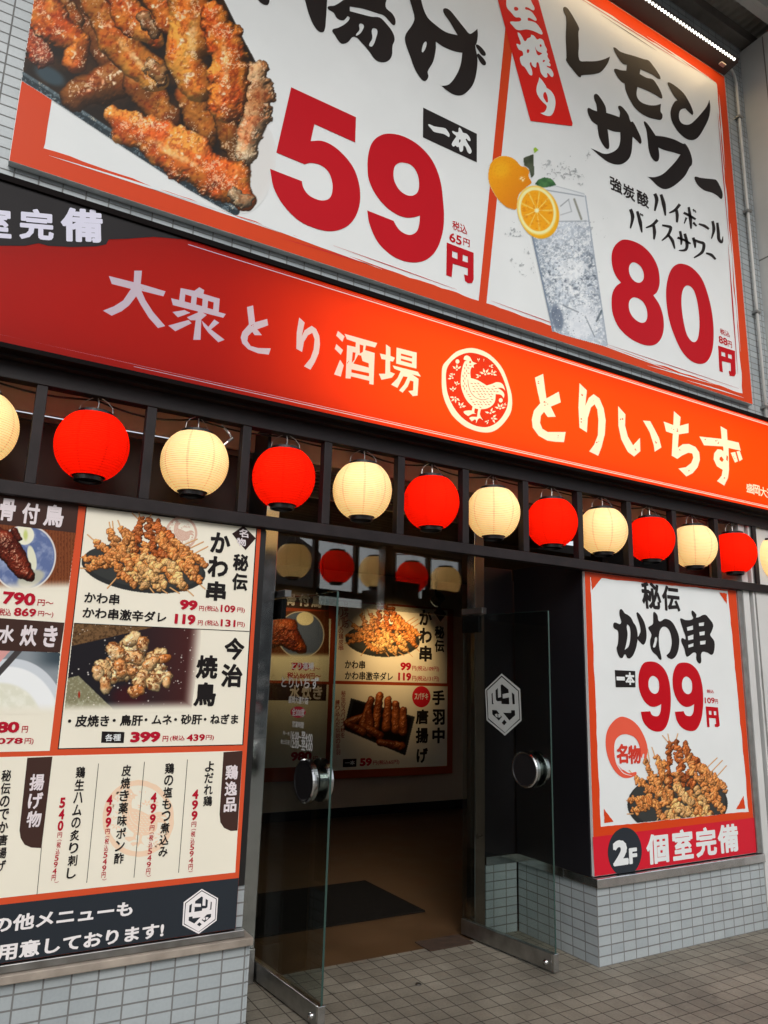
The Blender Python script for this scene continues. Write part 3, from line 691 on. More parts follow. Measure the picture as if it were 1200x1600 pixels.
# ------------------------------------------------------------------ glass doors
GL = glass_mat('door_glass', (0.76, 0.80, 0.78), 0.055)
GT = glass_mat('transom_glass', (0.74, 0.76, 0.75), 0.15)
GEDGE = principled('glass_edge', (0.03, 0.065, 0.055), 0.15, 0, 0.6)
ETCH = principled('etched_film', (0.42, 0.44, 0.43), 0.6)
def leaf(hinge, free, label):
    h = np.array(hinge); f = np.array(free); L = np.linalg.norm(f-h); ang = math.atan2(*(f-h)[::-1])
    t = thing('glass_door_leaf', label, 'glass door', (hinge[0], hinge[1], 0)); t.rotation_euler = (0, 0, ang)
    def part(b, n, m, sm=False):
        me = bpy.data.meshes.new(n); me.from_pydata(b.v, [], b.f); me.update(); o = bpy.data.objects.new(n, me); COL.objects.link(o); me.materials.append(m); o.parent = t
        if sm:
            for p in me.polygons: p.use_smooth = True
        return o
    part(B().box(0.0, L-0.002, -0.005, 0.005, 0.096, 1.905), 'glass_pane', GL)
    part(B().box(L-0.0018, L, -0.0052, 0.0052, 0.096, 1.905).box(0.0, L-0.002, -0.0052, 0.0052, 1.9055, 1.907), 'polished_edge', GEDGE)
    part(B().box(0.0, L-0.018, -0.017, 0.017, 0.012, 0.095, 0.002), 'bottom_rail', DULL)
    part(B().box(L-0.017, L+0.003, -0.018, 0.018, 0.010, 0.097, 0.002), 'rail_end_cap', STEEL)
    part(B().lathe([(0, 0.03), (0.013, 0.03), (0.015, 0.017)], (L-0.055, 0, 0.045), (0, -1, 0), 16).lathe([(0, 0.03), (0.013, 0.03), (0.015, 0.017)], (L-0.055, 0, 0.045), (0, 1, 0), 16), 'lock', STEEL, True)
    part(B().box(0.0, 0.15, -0.014, 0.014, 1.80, 1.909, 0.002), 'patch_hinge', principled('patch', (0.03, 0.03, 0.03), 0.25, 0.8))
    part(B().box(0.0, 0.19, -0.02, 0.02, 1.915, 1.955, 0.003), 'top_patch', DULL)
    for s in (-1, 1):
        hd = part(B().lathe([(0.055, 0.006), (0.055, 0.028), (0.098, 0.028), (0.100, 0.030), (0.100, 0.052), (0.094, 0.058), (0.088, 0.058)], (L-0.155, 0, 1.012), (0, s, 0), 48), 'handle', STEEL)
        bm = B().lathe([(0.088, 0.0575), (0.084, 0.054), (0.0, 0.054)], (L-0.155, 0, 1.012), (0, s, 0), 48)
        o = part(bm, 'handle_face', BLACK); o.parent = hd
    return t, ang, L
ll, la, lL = leaf((1.575, 0.715), (1.635, 0.012), 'left glass door leaf standing open, white store hours on the glass')
rl, ra, rL = leaf((2.935, 0.745), (3.02, 0.035), 'right glass door leaf standing open, hexagonal emblem on the glass')
t = thing('transom_glass', 'reflective glass panel above the doorway mirroring the lanterns', 'glass panel', (2.32, 1.2, 2.3))
t.rotation_euler = (0, 0, 0.07)
me = B().box(-0.92, 0.98, -0.005, 0.005, -0.345, 0.36)
o = me.build('glass_pane', GT); o.parent = t
o = B().box(-0.92, 0.98, -0.012, 0.012, 0.361, 0.40).build('top_channel', DULL); o.parent = t

# interior fittings
t = thing('floor_mat', 'black floor mat lying inside the doorway', 'mat', (2.4, 1.6, 0))
B().box(1.62, 2.98, 1.22, 2.04, 0.0015, 0.012, 0.003).build('mat', principled('black_mat', (0.012, 0.010, 0.008), 0.95, 0, 0.08, noise=0.4, nscale=30, bump=0.8, bscale=120), t)
t = thing('threshold_mat', 'small dark brown mat at the foot of the right door leaf', 'mat', (2.75, 0.68, 0))
B().box(2.60, 2.905, 0.60, 0.76, 0.0015, 0.007).build('mat', principled('rust_mat', (0.055, 0.03, 0.018), 0.8, noise=0.5, nscale=25, bump=0.4), t)
B().lathe([(0, 0.006), (0.013, 0.006), (0.016, 0.001)], (2.29, 0.245, 0), seg=14).build('floor_stop', principled('stop', (0.05, 0.045, 0.04), 0.5, 0.5))
tag(bpy.data.objects['floor_stop'], 'small dark round stud in the pavement tiles before the doorway', 'floor stud')
def spot(x, y, z, aim, label, en):
    t = thing('ceiling_spotlight', label, 'lamp', (x, y, z), 'spotlights in the dim room')
    d = (Vector(aim)-Vector((x, y, z))).normalized()
    B().lathe([(0.055, 0.0), (0.062, 0.0), (0.062, 0.10), (0.02, 0.12), (0, 0.12)], (x, y, z), tuple(-d), 24).build('shade', principled('lamp_black', (0.02, 0.02, 0.02), 0.4), t)
    B().lathe([(0.040, 0.002), (0.061, -0.002), (0.061, 0.001), (0.040, 0.006)], (x, y, z), tuple(-d), 24).build('rim', emit('lamp_rim', (1.0, 0.8, 0.5), 2.2), t)
    B().tube([(x, y, z+0.05), (x, y, 2.70)], 0.012, 8).build('stem', BLACK, t)
    l = bpy.data.lights.new('spot_light', 'SPOT'); l.energy = en; l.color = (1.0, 0.66, 0.30); l.spot_size = math.radians(78); l.spot_blend = 1.0; l.shadow_soft_size = 0.05
    o = bpy.data.objects.new('spot_light', l); COL.objects.link(o); o.parent = t; o.location = d*0.02; o.rotation_euler = (-d).to_track_quat('Z', 'Y').to_euler()
spot(3.23, 3.55, 2.33, (3.3, 4.42, 1.85), 'small round spotlight inside, left one, aimed at the meat picture', 32)
spot(4.62, 3.55, 2.33, (4.62, 4.42, 1.80), 'small round spotlight inside, right one, aimed at the skewer picture', 50)

# ------------------------------------------------------------------ printed colours
I_WHITE = ink((214, 218, 218)); I_OR = ink((200, 64, 26)); I_RED = ink((178, 8, 24)); I_BLK = ink((34, 30, 30)); I_TAG = ink((205, 30, 26))
I_CREAM = ink((226, 221, 204)); I_ORM = ink((201, 78, 46)); I_DKB = ink((64, 45, 40)); I_NAVY = ink((43, 48, 54)); I_WTXT = ink((226, 222, 222)); I_TXT = ink((33, 30, 30))
I_PRICE = ink((170, 22, 44)); I_PINK = ink((233, 205, 185)); I_BAND = ink((196, 32, 48)); I_RING = ink((217, 88, 66))

# ---- skewer pile, drawn in its own frame and mapped by three points (plate left, plate right, top)
def skewers(cv, mapf, sc, seed=3):
    rnd = random.Random(seed); sc *= 1.18
    pl = [mapf(*p) for p in ellipse(466, 405, 366, 142, 0.12)]
    m = cv.inside(pl); cv.over((44, 46, 46), cv.soft(m, 1))
    pl2 = [mapf(*p) for p in ellipse(466, 392, 348, 126, 0.12)]
    cv.over((60, 62, 60), cv.soft(cv.inside(pl2), 2)*0.7)
    for a, b in (((400, 82), (440, 122)), ((440, 80), (446, 122)), ((512, 88), (484, 132)), ((265, 135), (275, 190)), ((284, 130), (290, 190)), ((316, 125), (335, 175)), ((138, 208), (185, 250)),
                 ((700, 268), (780, 234)), ((718, 297), (816, 250)), ((758, 322), (842, 278)), ((328, 438), (254, 522)), ((485, 495), (526, 548)), ((548, 512), (606, 552)), ((622, 518), (676, 552)),
                 ((692, 503), (758, 566)), ((778, 484), (826, 526)), ((96, 403), (140, 408)), ((100, 342), (130, 346))):
        (x0, y0), (x1, y1) = mapf(*a), mapf(*b); cv.line(x0, y0, x1, y1, 3.2*sc, (176, 122, 72)); cv.line(x0-0.8*sc, y0-0.8*sc, x1-0.8*sc, y1-0.8*sc, 1.3*sc, (226, 182, 128))
    S = [((450, 120), (410, 320), 30, 0), ((500, 125), (520, 330), 32, 0), ((545, 150), (700, 330), 34, 0), ((265, 175), (300, 300), 26, 1), ((345, 175), (400, 300), 28, 1), ((180, 255), (330, 345), 27, 1),
         ((640, 250), (790, 360), 30, 1), ((118, 345), (235, 348), 22, 1), ((140, 398), (285, 382), 24, 1), ((470, 260), (490, 390), 32, 1), ((560, 300), (600, 330), 36, 0), ((355, 300), (480, 500), 42, 2), ((310, 370), (335, 450), 30, 1),
         ((535, 360), (640, 445), 34, 1), ((650, 330), (720, 420), 34, 1), ((780, 345), (825, 385), 26, 1), ((500, 430), (600, 500), 32, 2), ((620, 450), (705, 500), 34, 1), ((735, 430), (800, 480), 26, 1), ((530, 490), (560, 520), 24, 2), ((420, 330), (450, 420), 34, 1), ((600, 360), (690, 470), 34, 2), ((380, 420), (430, 490), 30, 2), ((240, 330), (330, 400), 28, 1), ((690, 300), (770, 420), 30, 1), ((390, 200), (330, 330), 30, 1), ((560, 220), (660, 340), 34, 1), ((300, 250), (390, 400), 34, 1), ((440, 400), (540, 470), 34, 2), ((720, 390), (770, 460), 30, 1), ((180, 370), (270, 360), 26, 1), ((480, 330), (560, 420), 36, 2), ((330, 440), (420, 500), 28, 1), ((640, 480), (700, 510), 26, 2)]
    for (x0, y0), (x1, y1), w, tone in S:
        L = math.hypot(x1-x0, y1-y0); n = max(3, int(L/(w*0.30))); dx, dy = (x1-x0)/L, (y1-y0)/L
        for i in range(n+1):
            t = i/n; o1 = rnd.uniform(-0.42, 0.42)*w*(1 if i % 2 else 1.15); o2 = rnd.uniform(-0.3, 0.3)*w
            cx, cy = x0+(x1-x0)*t-dy*o1+dx*o2, y0+(y1-y0)*t+dx*o1+dy*o2
            c1, c2 = (((158, 72, 28), (196, 104, 44)), ((206, 118, 54), (230, 152, 84)), ((222, 158, 90), (238, 186, 122)))[tone]
            q = rnd.uniform(0.80, 1.14); an = math.atan2(dx, -dy)+rnd.uniform(-1.0, 1.0); ax, ay = math.cos(an)*w*rnd.uniform(0.2, 0.5), math.sin(an)*w*rnd.uniform(0.2, 0.5)
            A = mapf(cx-ax, cy-ay); C_ = mapf(cx+ax, cy+ay); M = mapf(cx+rnd.uniform(-.2, .2)*w, cy+rnd.uniform(-.2, .2)*w)
            r = w*0.50*sc*rnd.uniform(0.75, 1.2)
            cv.blob([(A[0], A[1], r*rnd.uniform(.6, .9)), (M[0], M[1], r), (C_[0], C_[1], r*rnd.uniform(.6, .9))], tuple(v*q for v in c1), tuple(v*q for v in c2), lump=0.42, cell=9*sc, bumpa=0.30, spec=0.38, dark=0.40, seed=rnd.randint(0, 9999))
def affine(src, dst):
    A = np.array([[x, y, 1] for x, y in src]); M = np.linalg.solve(A, np.array(dst, float)); return lambda x, y: tuple(np.array((x, y, 1)) @ M)

# ------------------------------------------------------------------ billboard
BB = wallplane(-0.04)
bb = thing('price_billboard', 'huge white and orange price billboard with chicken wings, 59 and 80', 'billboard', (2.5, -0.02, 3.6))
B().box(-0.027, 5.055, -0.040, -0.002, 3.592, 6.522).build('panel', I_WHITE, bb)
pr = Print(BB, bb)
def Xz(x, z): # wall coordinates -> pixel, so that straight sign edges can be given in metres
    v = np.array((x, -0.04, z))-CAM; return (600+FPX*(v @ cr)/(v @ fwd), 800-FPX*(v @ cu)/(v @ fwd))
def rough_edge(x0, z0, x1, z1, amp, n, seed):
    """ragged brushed border edge between two sign points, as pixels"""
    rnd = random.Random(seed); out = []; d = 0
    for i in range(n+1):
        t = i/n; d = d*0.6+rnd.uniform(-1, 1)*amp; dx, dz = x1-x0, z1-z0; L = math.hypot(dx, dz)
        out.append(Xz(x0+dx*t-dz/L*d, z0+dz*t+dx/L*d))
    return out
outer = [Xz(-0.025, 3.594), Xz(5.053, 3.594), Xz(5.053, 6.520), Xz(-0.025, 6.520)]
inner = rough_edge(0.095, 3.708, 4.935, 3.652, 0.005, 90, 1)+rough_edge(4.945, 3.66, 4.945, 6.39, 0.006, 50, 2)+rough_edge(4.93, 6.40, 0.1, 6.40, 0.008, 60, 3)+rough_edge(0.099, 6.39, 0.099, 3.73, 0.002, 30, 4)
pr.poly('border', I_OR, [outer, inner], 0.001)
# thin dry-brush lines inside and white scratches in the border
rnd = random.Random(5)
def scratch(x0, z0, x1, z1, w, mat, off):
    a, b = Xz(x0, z0), Xz(x1, z1); m = Xz((x0+x1)/2, (z0+z1)/2+w*0.3); q = Xz(x0, z0+w); wd = max(0.25, math.hypot(q[0]-a[0], q[1]-a[1]))
    pr.poly('brush_lines', mat, stroke([(a[0], a[1], 0.1), (m[0], m[1], wd/2), (b[0], b[1], 0.1)]), off)
for x0, z0, x1, z1, w, mat in ((0.12, 3.690, 0.95, 3.708, 0.012, I_WHITE), (0.55, 3.700, 1.2, 3.700, 0.010, I_WHITE), (1.0, 3.712, 1.8, 3.690, 0.012, I_WHITE), (1.5, 3.735, 2.3, 3.725, 0.004, I_BAND), (1.2, 3.675, 1.9, 3.70, 0.005, I_BAND),
    (2.55, 3.735, 3.3, 3.72, 0.004, I_BAND), (3.5, 3.715, 4.9, 3.72, 0.004, I_RED), (3.9, 3.66, 4.6, 3.685, 0.010, I_WHITE), (4.3, 3.65, 4.95, 3.66, 0.008, I_WHITE), (3.2, 3.70, 4.2, 3.675, 0.008, I_WHITE),
    (4.90, 3.8, 4.915, 4.9, 0.010, I_RED), (4.955, 4.0, 4.965, 5.1, 0.012, I_WHITE), (4.93, 4.9, 4.92, 6.1, 0.008, I_RED), (4.955, 5.6, 4.96, 6.3, 0.012, I_WHITE), (3.2, 6.37, 4.6, 6.385, 0.006, I_RED), (3.6, 6.345, 4.2, 6.34, 0.005, I_DKB), (4.1, 6.42, 4.9, 6.405, 0.012, I_WHITE)):
    dz = -0.008-0.006*max(0, (x0+x1)/2) if z0 < 3.8 else 0
    scratch(x0, z0+dz, x1, z1+dz, w, mat, 0.0022)
pr.poly('divider', I_OR, [(747, 480), (759, 484), (801, 70), (790, 40)], 0.0016)

K = 3
T = lambda s, ox, oy, k, sm=True: trace(s, ox, oy, k, sm)
# headline brush characters
agA = dict(ox=380, oy=0, k=3.0)
pr.poly('headline_lettering', I_BLK, [T("285,-20c 395,-20c 392,30 388,90 380,145 360,150 335,125 315,85 300,40", **agA)], 0.002)
pr.poly('headline_lettering', I_BLK, [T("65,-10c 125,-10c 118,20 100,22 80,10", **agA)], 0.002)
pr.poly('headline_lettering', I_BLK, [T("395,35 425,60 440,85 470,95 490,75c 500,85 480,110 445,130 418,140 430,165 450,195 465,205 490,198 520,172 560,205 590,240 620,280 650,292 680,285 697,260 700,215 710,185 700,150 670,110 640,82 600,78 500,52c 500,30c 560,40 630,62 660,72 690,105 708,118 714,95 700,65 668,32 678,-20c 500,-20c 430,25", **agA),
    T("545,112 565,118 560,140 545,160 528,165 545,140", **agA), T("605,135 628,140 622,180 605,217 590,212 605,180", **agA)], 0.002)
pr.poly('headline_lettering', I_BLK, [T("775,-20c 830,-20c 845,40 865,82 900,115 950,150 1005,165c 970,105 940,60 940,40 965,45 1000,85 1040,135 1062,158 1080,150 1098,135c 1100,165 1095,200 1088,215 1098,270 1095,330 1080,390 1050,430 1020,447 985,442 950,420 930,403c 965,395 1000,350 1020,300 1027,247c 990,240 940,220 903,195c 903,230 890,290 865,335 868,360 853,380 835,370 805,325 785,270 765,215 758,180 765,155 790,120 803,85 790,30", **agA),
    T("845,205 858,195 857,220 843,245 837,240", **agA)], 0.002)
for q in ("1090,210 1105,212 1130,238 1137,258 1122,260 1105,240", "1098,252 1115,262 1137,290 1135,305 1120,302 1102,275"):
    pr.poly('headline_lettering', I_BLK, [T(q, **agA)], 0.002)
C_ = dict(ox=870, oy=0, k=4.2857)
for q in ("45,75 45,50 60,47 80,65 120,130 150,190 145,215 148,300 152,402 200,410 270,408 320,395 357,378c 345,415 320,455 290,485 240,498 165,505 160,517 145,512 110,470 62,405 65,385 60,250 62,120",
    "378,320 390,318 430,348 520,375 580,395 615,405 645,440 680,490 695,525 680,528 640,500 560,465c 555,495c 600,520 640,530 660,550 695,610 707,650 700,660 660,635 600,605 540,582c 535,640 560,680 610,702 660,705 698,695c 695,745 708,770 700,800 670,800 600,780 530,730 485,660 460,600 455,560c 430,545 400,505 383,470 390,460 430,470 465,473c 470,435c 440,425 400,370",
    "742,555 755,552 800,580 850,625 890,690 912,745 910,768 895,760 860,725c 830,735 818,770 825,810 850,832 890,832 930,800 975,750 1005,710 1022,667c 1028,720 1018,790 985,860 950,915 915,937 870,930 820,890 785,840 765,790 765,730 790,680 808,672c 780,635 755,590",
    "250,635 265,628 285,645 325,710 332,755c 380,770 420,785c 422,750 410,715 425,708 450,728 480,770 495,815 510,815 540,870 565,930 562,962 540,945 508,915c 505,970 500,1020 485,1060 450,1092 405,1102 345,1085 290,1045 250,1010 228,992c 270,1010 320,1030 370,1020 410,990 425,940 425,885c 380,880 340,865c 345,900 350,950 350,992 335,997 310,970 285,920 275,870 272,838c 240,815 215,775 205,735 213,722 240,735 270,745c 265,700 250,660",
    "583,820 590,812 620,845 650,890 662,908c 720,915 790,935 845,962 860,962 885,1000 905,1060 905,1100 890,1120 860,1175 810,1225 760,1258 715,1265 670,1240 640,1210 612,1185c 660,1185 710,1165 760,1120 800,1075 828,1035c 780,1020 720,1005 680,988c 685,1020 685,1060 675,1080 655,1078 630,1045 615,995 608,930 600,870",
    "922,1190 930,1182 960,1190 1000,1195 1050,1200 1068,1205 1090,1240 1108,1285 1110,1320 1100,1332 1075,1310 1040,1290 990,1275 950,1245 930,1215"):
    pr.poly('drink_lettering', I_BLK, [T(q, **C_)], 0.002)
E_ = dict(ox=930, oy=260, s=4.571)
pr.text('drink_lettering', I_BLK, '強', (953.5, 295.5), (971.5, 283), 0.002, 0.022)
pr.text('drink_lettering', I_BLK, '炭', (974, 307), (991.5, 294), 0.002, 0.022)
pr.text('drink_lettering', I_BLK, '酸', (996, 318), (1013, 304), 0.002, 0.022)
for st in ([(425, 195, 12), (440, 240, 13), (425, 318, 6)], [(470, 200, 10), (490, 270, 14), (502, 352, 5)], [(605, 270, 11), (570, 312, 10), (528, 332, 4)], [(580, 310, 10), (586, 350, 12), (584, 400, 7)],
    [(632, 330, 8), (680, 355, 9), (718, 378, 7)], [(668, 290, 8), (680, 370, 12), (685, 445, 6)], [(652, 365, 8), (636, 408, 4)], [(700, 400, 8), (724, 426, 6)], [(700, 305, 5), (708, 322, 5)], [(712, 312, 4), (719, 330, 4)],
    [(740, 410, 5), (780, 424, 10), (812, 447, 7)], [(838, 390, 9), (848, 450, 11), (830, 517, 4)], [(872, 402, 9), (880, 470, 11), (884, 520, 11), (905, 540, 9), (912, 500, 2)],
    [(252, 305, 11), (268, 360, 13), (252, 442, 5)], [(300, 320, 9), (322, 400, 13), (334, 472, 4)], [(322, 335, 5), (330, 352, 4)], [(334, 340, 4), (342, 356, 4)], [(445, 382, 11), (410, 418, 10), (362, 438, 4)], [(418, 420, 10), (424, 470, 12), (420, 522, 6)],
    [(478, 420, 6), (520, 428, 9), (540, 440, 11), (520, 490, 10), (476, 530, 4)], [(522, 490, 8), (552, 530, 11), (568, 588, 5)], [(588, 508, 8), (640, 528, 8), (682, 552, 6)], [(606, 462, 9), (616, 515, 10), (614, 560, 5)], [(640, 480, 10), (656, 550, 12), (646, 595, 10), (598, 600, 3)],
    [(700, 508, 10), (712, 550, 10), (714, 582, 5)], [(706, 525, 8), (745, 540, 9), (776, 555, 11), (764, 612, 11), (706, 652, 4)], [(792, 620, 6), (830, 632, 10), (860, 664, 7)]):
    pr.poly('drink_lettering', I_BLK, [stroke(st, **E_)], 0.002)
# slanting red ribbon
Bc = dict(ox=770, oy=0, k=7.62)
pr.poly('ribbon', I_TAG, [T("-102,-600 376,-600 950,1470 945,1500 450,1440", sm=False, **Bc)], 0.003)
for q in (["165,-60c 430,-60c 470,40 495,90 490,122 460,115 430,95c 390,85 388,110 420,118 460,140 500,190 522,235 510,248 470,230 420,212 418,245c 470,255 520,280 560,330 590,385 588,408 560,405 520,385 470,365 400,350 330,360 280,350 240,310 205,265 225,255 270,258 335,245 325,210 270,205 220,150 165,80", "258,85 298,92 298,122 260,122"],
    ["295,385c 320,395 350,440 380,490 400,480 410,460 450,440 455,412c 490,425 530,470 560,458 600,480 620,540 645,590 640,620 655,645 650,670 680,730 668,735 688,770 680,790 640,785 690,820 722,880 712,915 690,910 650,870 650,910 630,925 600,905 570,860 555,790 530,740 515,800 495,800 465,770 455,740 440,760 465,830 470,890 455,898 430,880 400,830 375,795 350,780 330,740 322,690 335,670 360,660 350,610 310,590 285,540 285,520 330,530 318,470 300,420", "408,590 435,598 415,632", "505,550c 525,600 590,635c 540,658 510,590", "560,530 580,535 570,560", "600,715 622,720 600,740"],
    ["553,918c 590,960 630,1020 640,1045c 690,1080 730,1140 745,1200 740,1280 715,1350 680,1380 620,1372 565,1345c 610,1335 640,1290 638,1255 600,1220 550,1160 520,1090 525,1020 545,960", "620,1095 645,1130 655,1180 650,1220 620,1190 600,1140"]):
    pr.poly('ribbon_lettering', I_WHITE, [T(z, **Bc) for z in q], 0.004)
# prices
D_ = dict(ox=420, oy=130, k=4.0)
pr.poly('price_lettering', I_RED, [T("140,25c 545,212c 540,370c 285,255c 262,362c 330,360 400,390 470,450 530,530 562,620 572,710 560,790 525,860 470,905 390,925 300,910 190,860 90,760 30,650 8,535c 207,612c 215,650 245,695 290,722 340,733 380,718 398,670 395,610 370,550 320,510 260,498 225,507c 47,433c", **D_)], 0.002)
pr.poly('price_lettering', I_RED, [T("765,315 700,325 650,365 625,430 617,510 625,600 665,690 730,770 800,820 860,840 905,838 945,827c 940,880 925,925 890,947 850,940 810,910 780,860c 615,795c 630,880 680,990 760,1070 840,1110 920,1120 990,1100 1045,1045 1080,960 1095,860 1090,740 1070,600 1020,480 940,390 850,335", **D_), T("835,495 795,510 780,550 785,610 815,665 860,698 900,702 930,680 940,630 930,570 895,515", **D_)], 0.002)
E2 = dict(ox=930, oy=260, k=4.571)
pr.poly('price_lettering', I_RED, [T("210,522 160,545 128,590 117,650 125,720 150,785 185,830c 150,855 125,900 117,970 128,1060 170,1150 240,1220 320,1265 390,1280 440,1265 475,1220 490,1150 485,1070 460,990 415,920c 440,900 458,850 460,800 450,730 420,660 370,595 300,545", **E2), T("270,685 245,710 242,750 258,795 290,825 320,830 342,810 348,775 335,730 310,700", **E2), T("280,935 248,955 240,1000 255,1055 295,1100 335,1117 362,1105 373,1065 365,1010 335,960", **E2)], 0.002)
pr.poly('price_lettering', I_RED, [T("600,695 555,720 525,780 508,870 510,980 530,1100 570,1220 620,1320 680,1385 740,1410 790,1400 825,1350 843,1270 845,1150 830,1020 800,900 760,800 700,730 650,702", **E2), T("655,850 630,875 617,930 618,1010 632,1110 655,1200 690,1250 720,1250 740,1200 745,1110 735,1000 715,910 690,865", **E2)], 0.002)
pr.poly('price_lettering', I_RED, [T(z, sm=False, **E2) for z in ("878,1280 998,1318 1005,1480 995,1500 960,1495 955,1460 970,1462 968,1405 905,1390 912,1470 888,1462", "900,1322 928,1332 930,1362 902,1352", "948,1338 975,1347 977,1377 950,1368")], 0.002)
S7 = dict(ox=640, oy=150, k=5.164)
pr.poly('price_lettering', I_RED, [T(z, sm=False, **S7) for z in ("300,1182 517,1265 517,1480 505,1510 470,1510 447,1490 440,1440 470,1448 470,1390 350,1352 340,1460 296,1445", "345,1250 387,1265 387,1318 343,1300", "430,1280 470,1295 470,1345 428,1330")], 0.002)
pr.text('tax_lettering', I_RED, '税込', (706.8, 358), (730, 353), 0.002, 0.012)
pr.text('tax_lettering', I_RED, '65', (702, 376.5), (721.5, 369.5), 0.002, 0.02); pr.text('tax_lettering', I_RED, '円', (724, 383), (734, 375), 0.002, 0.012)
pr.text('tax_lettering', I_RED, '税込', (1125.4, 521.5), (1140, 518.5), 0.002, 0.012)
pr.text('tax_lettering', I_RED, '88', (1123.5, 535.5), (1136, 529), 0.002, 0.02); pr.text('tax_lettering', I_RED, '円', (1137.5, 541.5), (1143.2, 534), 0.002, 0.012)
pr.poly('unit_tag', I_BLK, [T("110,93 543,305 543,535 108,333", sm=False, **S7)], 0.002)
pr.poly('unit_lettering', I_WHITE, [T("150,232 160,228 200,245 285,260 305,280 322,310 318,330 300,320 270,305 200,290 175,265", **S7)], 0.003)
pr.poly('unit_lettering', I_WHITE, [T("395,262 405,255 425,285 430,295 460,305 485,335 490,362 475,360 455,345 462,370 500,440 490,465 470,455 440,400 430,440 410,450 395,410 385,412 370,400 355,408 340,390 360,350 375,325 350,300 345,282 370,290 392,290", **S7), T("400,350 413,352 410,370 398,378", sm=False, **S7)], 0.003)
pr.build()

# wings photograph
cv = Canvas(28, -14, 432, 338, 0.85, (214, 218, 218), seed=4)
cv.over((206, 205, 202), 0.85*sstep(1.0, 0.55, cv.ell(392, 262, 48, 92, 0.2)))
plate = [(26, -20), (26, 118), (36, 122), (70, 140), (120, 172), (200, 225), (300, 290), (362, 328), (388, 322), (392, 250), (420, 190), (424, 130), (404, 104), (380, 60), (340, -20)]
cv.over((30, 24, 20), cv.soft(cv.inside(plate), 2))
sh = cv.n(22, 5); cv.over((64, 40, 22), cv.soft(cv.inside(plate), 2)*np.clip((sh-0.4)*2.2, 0, 0.8))
cv.over((52, 68, 76), sstep(1, 0.5, cv.ell(78, 118, 34, 16, 0.5)))
ed = [(30, 116), (72, 142), (120, 174), (200, 227), (300, 292), (368, 330)]
for (x0, y0), (x1, y1) in zip(ed, ed[1:]): cv.line(x0, y0, x1, y1, 6.5, (38, 50, 56))
for (x0, y0), (x1, y1) in zip(ed, ed[1:]): cv.line(x0+2, y0-4, x1+2, y1-4, 2.2, (112, 128, 134), 0.55)
nzz = cv.n(3, 7); band = np.zeros_like(nzz)
for (x0, y0), (x1, y1) in zip(ed, ed[1:]):
    d = np.abs((cv.X-x0)*(y1-y0)-(cv.Y-y0)*(x1-x0))/math.hypot(x1-x0, y1-y0); band = np.maximum(band, ((d < 6) & (cv.X >= x0) & (cv.X < x1)))
cv.over((130, 148, 156), band*np.clip((nzz-0.58)*5, 0, 0.7), False)
O1, O2 = (232, 136, 46), (196, 74, 24); B1, B2 = (186, 112, 42), (142, 80, 32); P1, P2 = (222, 186, 140), (196, 132, 80); R1, R2 = (210, 84, 36), (170, 58, 24)
for i, (p, a, b, lu, ce, sp) in enumerate((
    ([(128, -20, 20), (150, 60, 20), (172, 100, 16)], B2, (84, 46, 20), .25, 12, .5), ([(120, 148, 20), (190, 122, 26)], B2, (120, 70, 26), .25, 12, .45), ([(222, 132, 24), (262, 186, 20)], B1, (90, 44, 20), .3, 12, .4),
    ([(292, 150, 18), (322, 205, 20)], B1, (110, 60, 30), .3, 10, .4), ([(350, 180, 14), (374, 248, 15)], B1, (80, 50, 26), .35, 10, .4), ([(398, 122, 20), (402, 165, 22), (384, 240, 15)], P1, P2, .38, 9, .35),
    ([(36, 40, 14), (66, 86, 15)], R1, (160, 92, 70), .4, 8, .6), ([(80, -10, 22), (108, 30, 18)], B1, B2, .25, 12, .5), ([(52, -8, 22), (84, 40, 26), (120, 66, 16), (116, 98, 16)], O1, R2, .32, 11, .8),
    ([(150, -14, 22), (180, 60, 24), (240, 118, 22)], B1, O1, .25, 14, .8), ([(240, 104, 12), (252, 122, 10)], (176, 126, 70), (130, 84, 46), .5, 7, .5), ([(178, -20, 18), (200, 26, 20), (236, 52, 17)], O1, R1, .32, 11, .8), ([(224, 30, 10), (240, 44, 12)], (176, 140, 98), (130, 84, 46), .4, 7, .5),
    ([(236, -16, 20), (262, 36, 15)], R1, O1, .36, 9, .7), ([(300, -16, 26), (300, 50, 32), (288, 90, 26), (312, 138, 18)], O1, B1, .24, 14, .9), ([(334, 22, 18), (358, 80, 24), (352, 160, 24)], O1, R1, .34, 9, .75),
    ([(176, 180, 12), (196, 196, 22), (290, 244, 30), (360, 286, 26), (384, 312, 14)], O1, R1, .30, 12, .95), ([(366, 304, 9), (384, 314, 10)], (150, 126, 96), (190, 160, 120), .4, 6, .4))):
    cv.blob([(x, y, r*1.28) for x, y, r in p], a, b, lump=lu*1.7, cell=ce*2.0, bumpa=0.15, spec=sp*0.35, dark=0.34, seed=i+11, fine=0.35, gloss=0.34*(sp > 0.42), c3=(240, 168, 70) if a is O1 or a is B1 else None)
pile = (cv.a > 0.9)*sstep(60, 120, cv.rgb[..., 0]-cv.rgb[..., 2]*0.5)
k_ = np.clip((cv.n(20, 61, 3)-0.47)*5, 0, 1)[..., None]*pile[..., None]*0.55; cv.rgb = cv.rgb*(1-k_)+cv.rgb*np.array((0.98, 0.62, 0.42))*k_
k_ = np.clip((cv.n(5, 62, 3)-0.56)*8, 0, 1)[..., None]*pile[..., None]*0.5; cv.rgb = cv.rgb*(1-k_)+cv.rgb*np.array((0.62, 0.36, 0.24))*k_
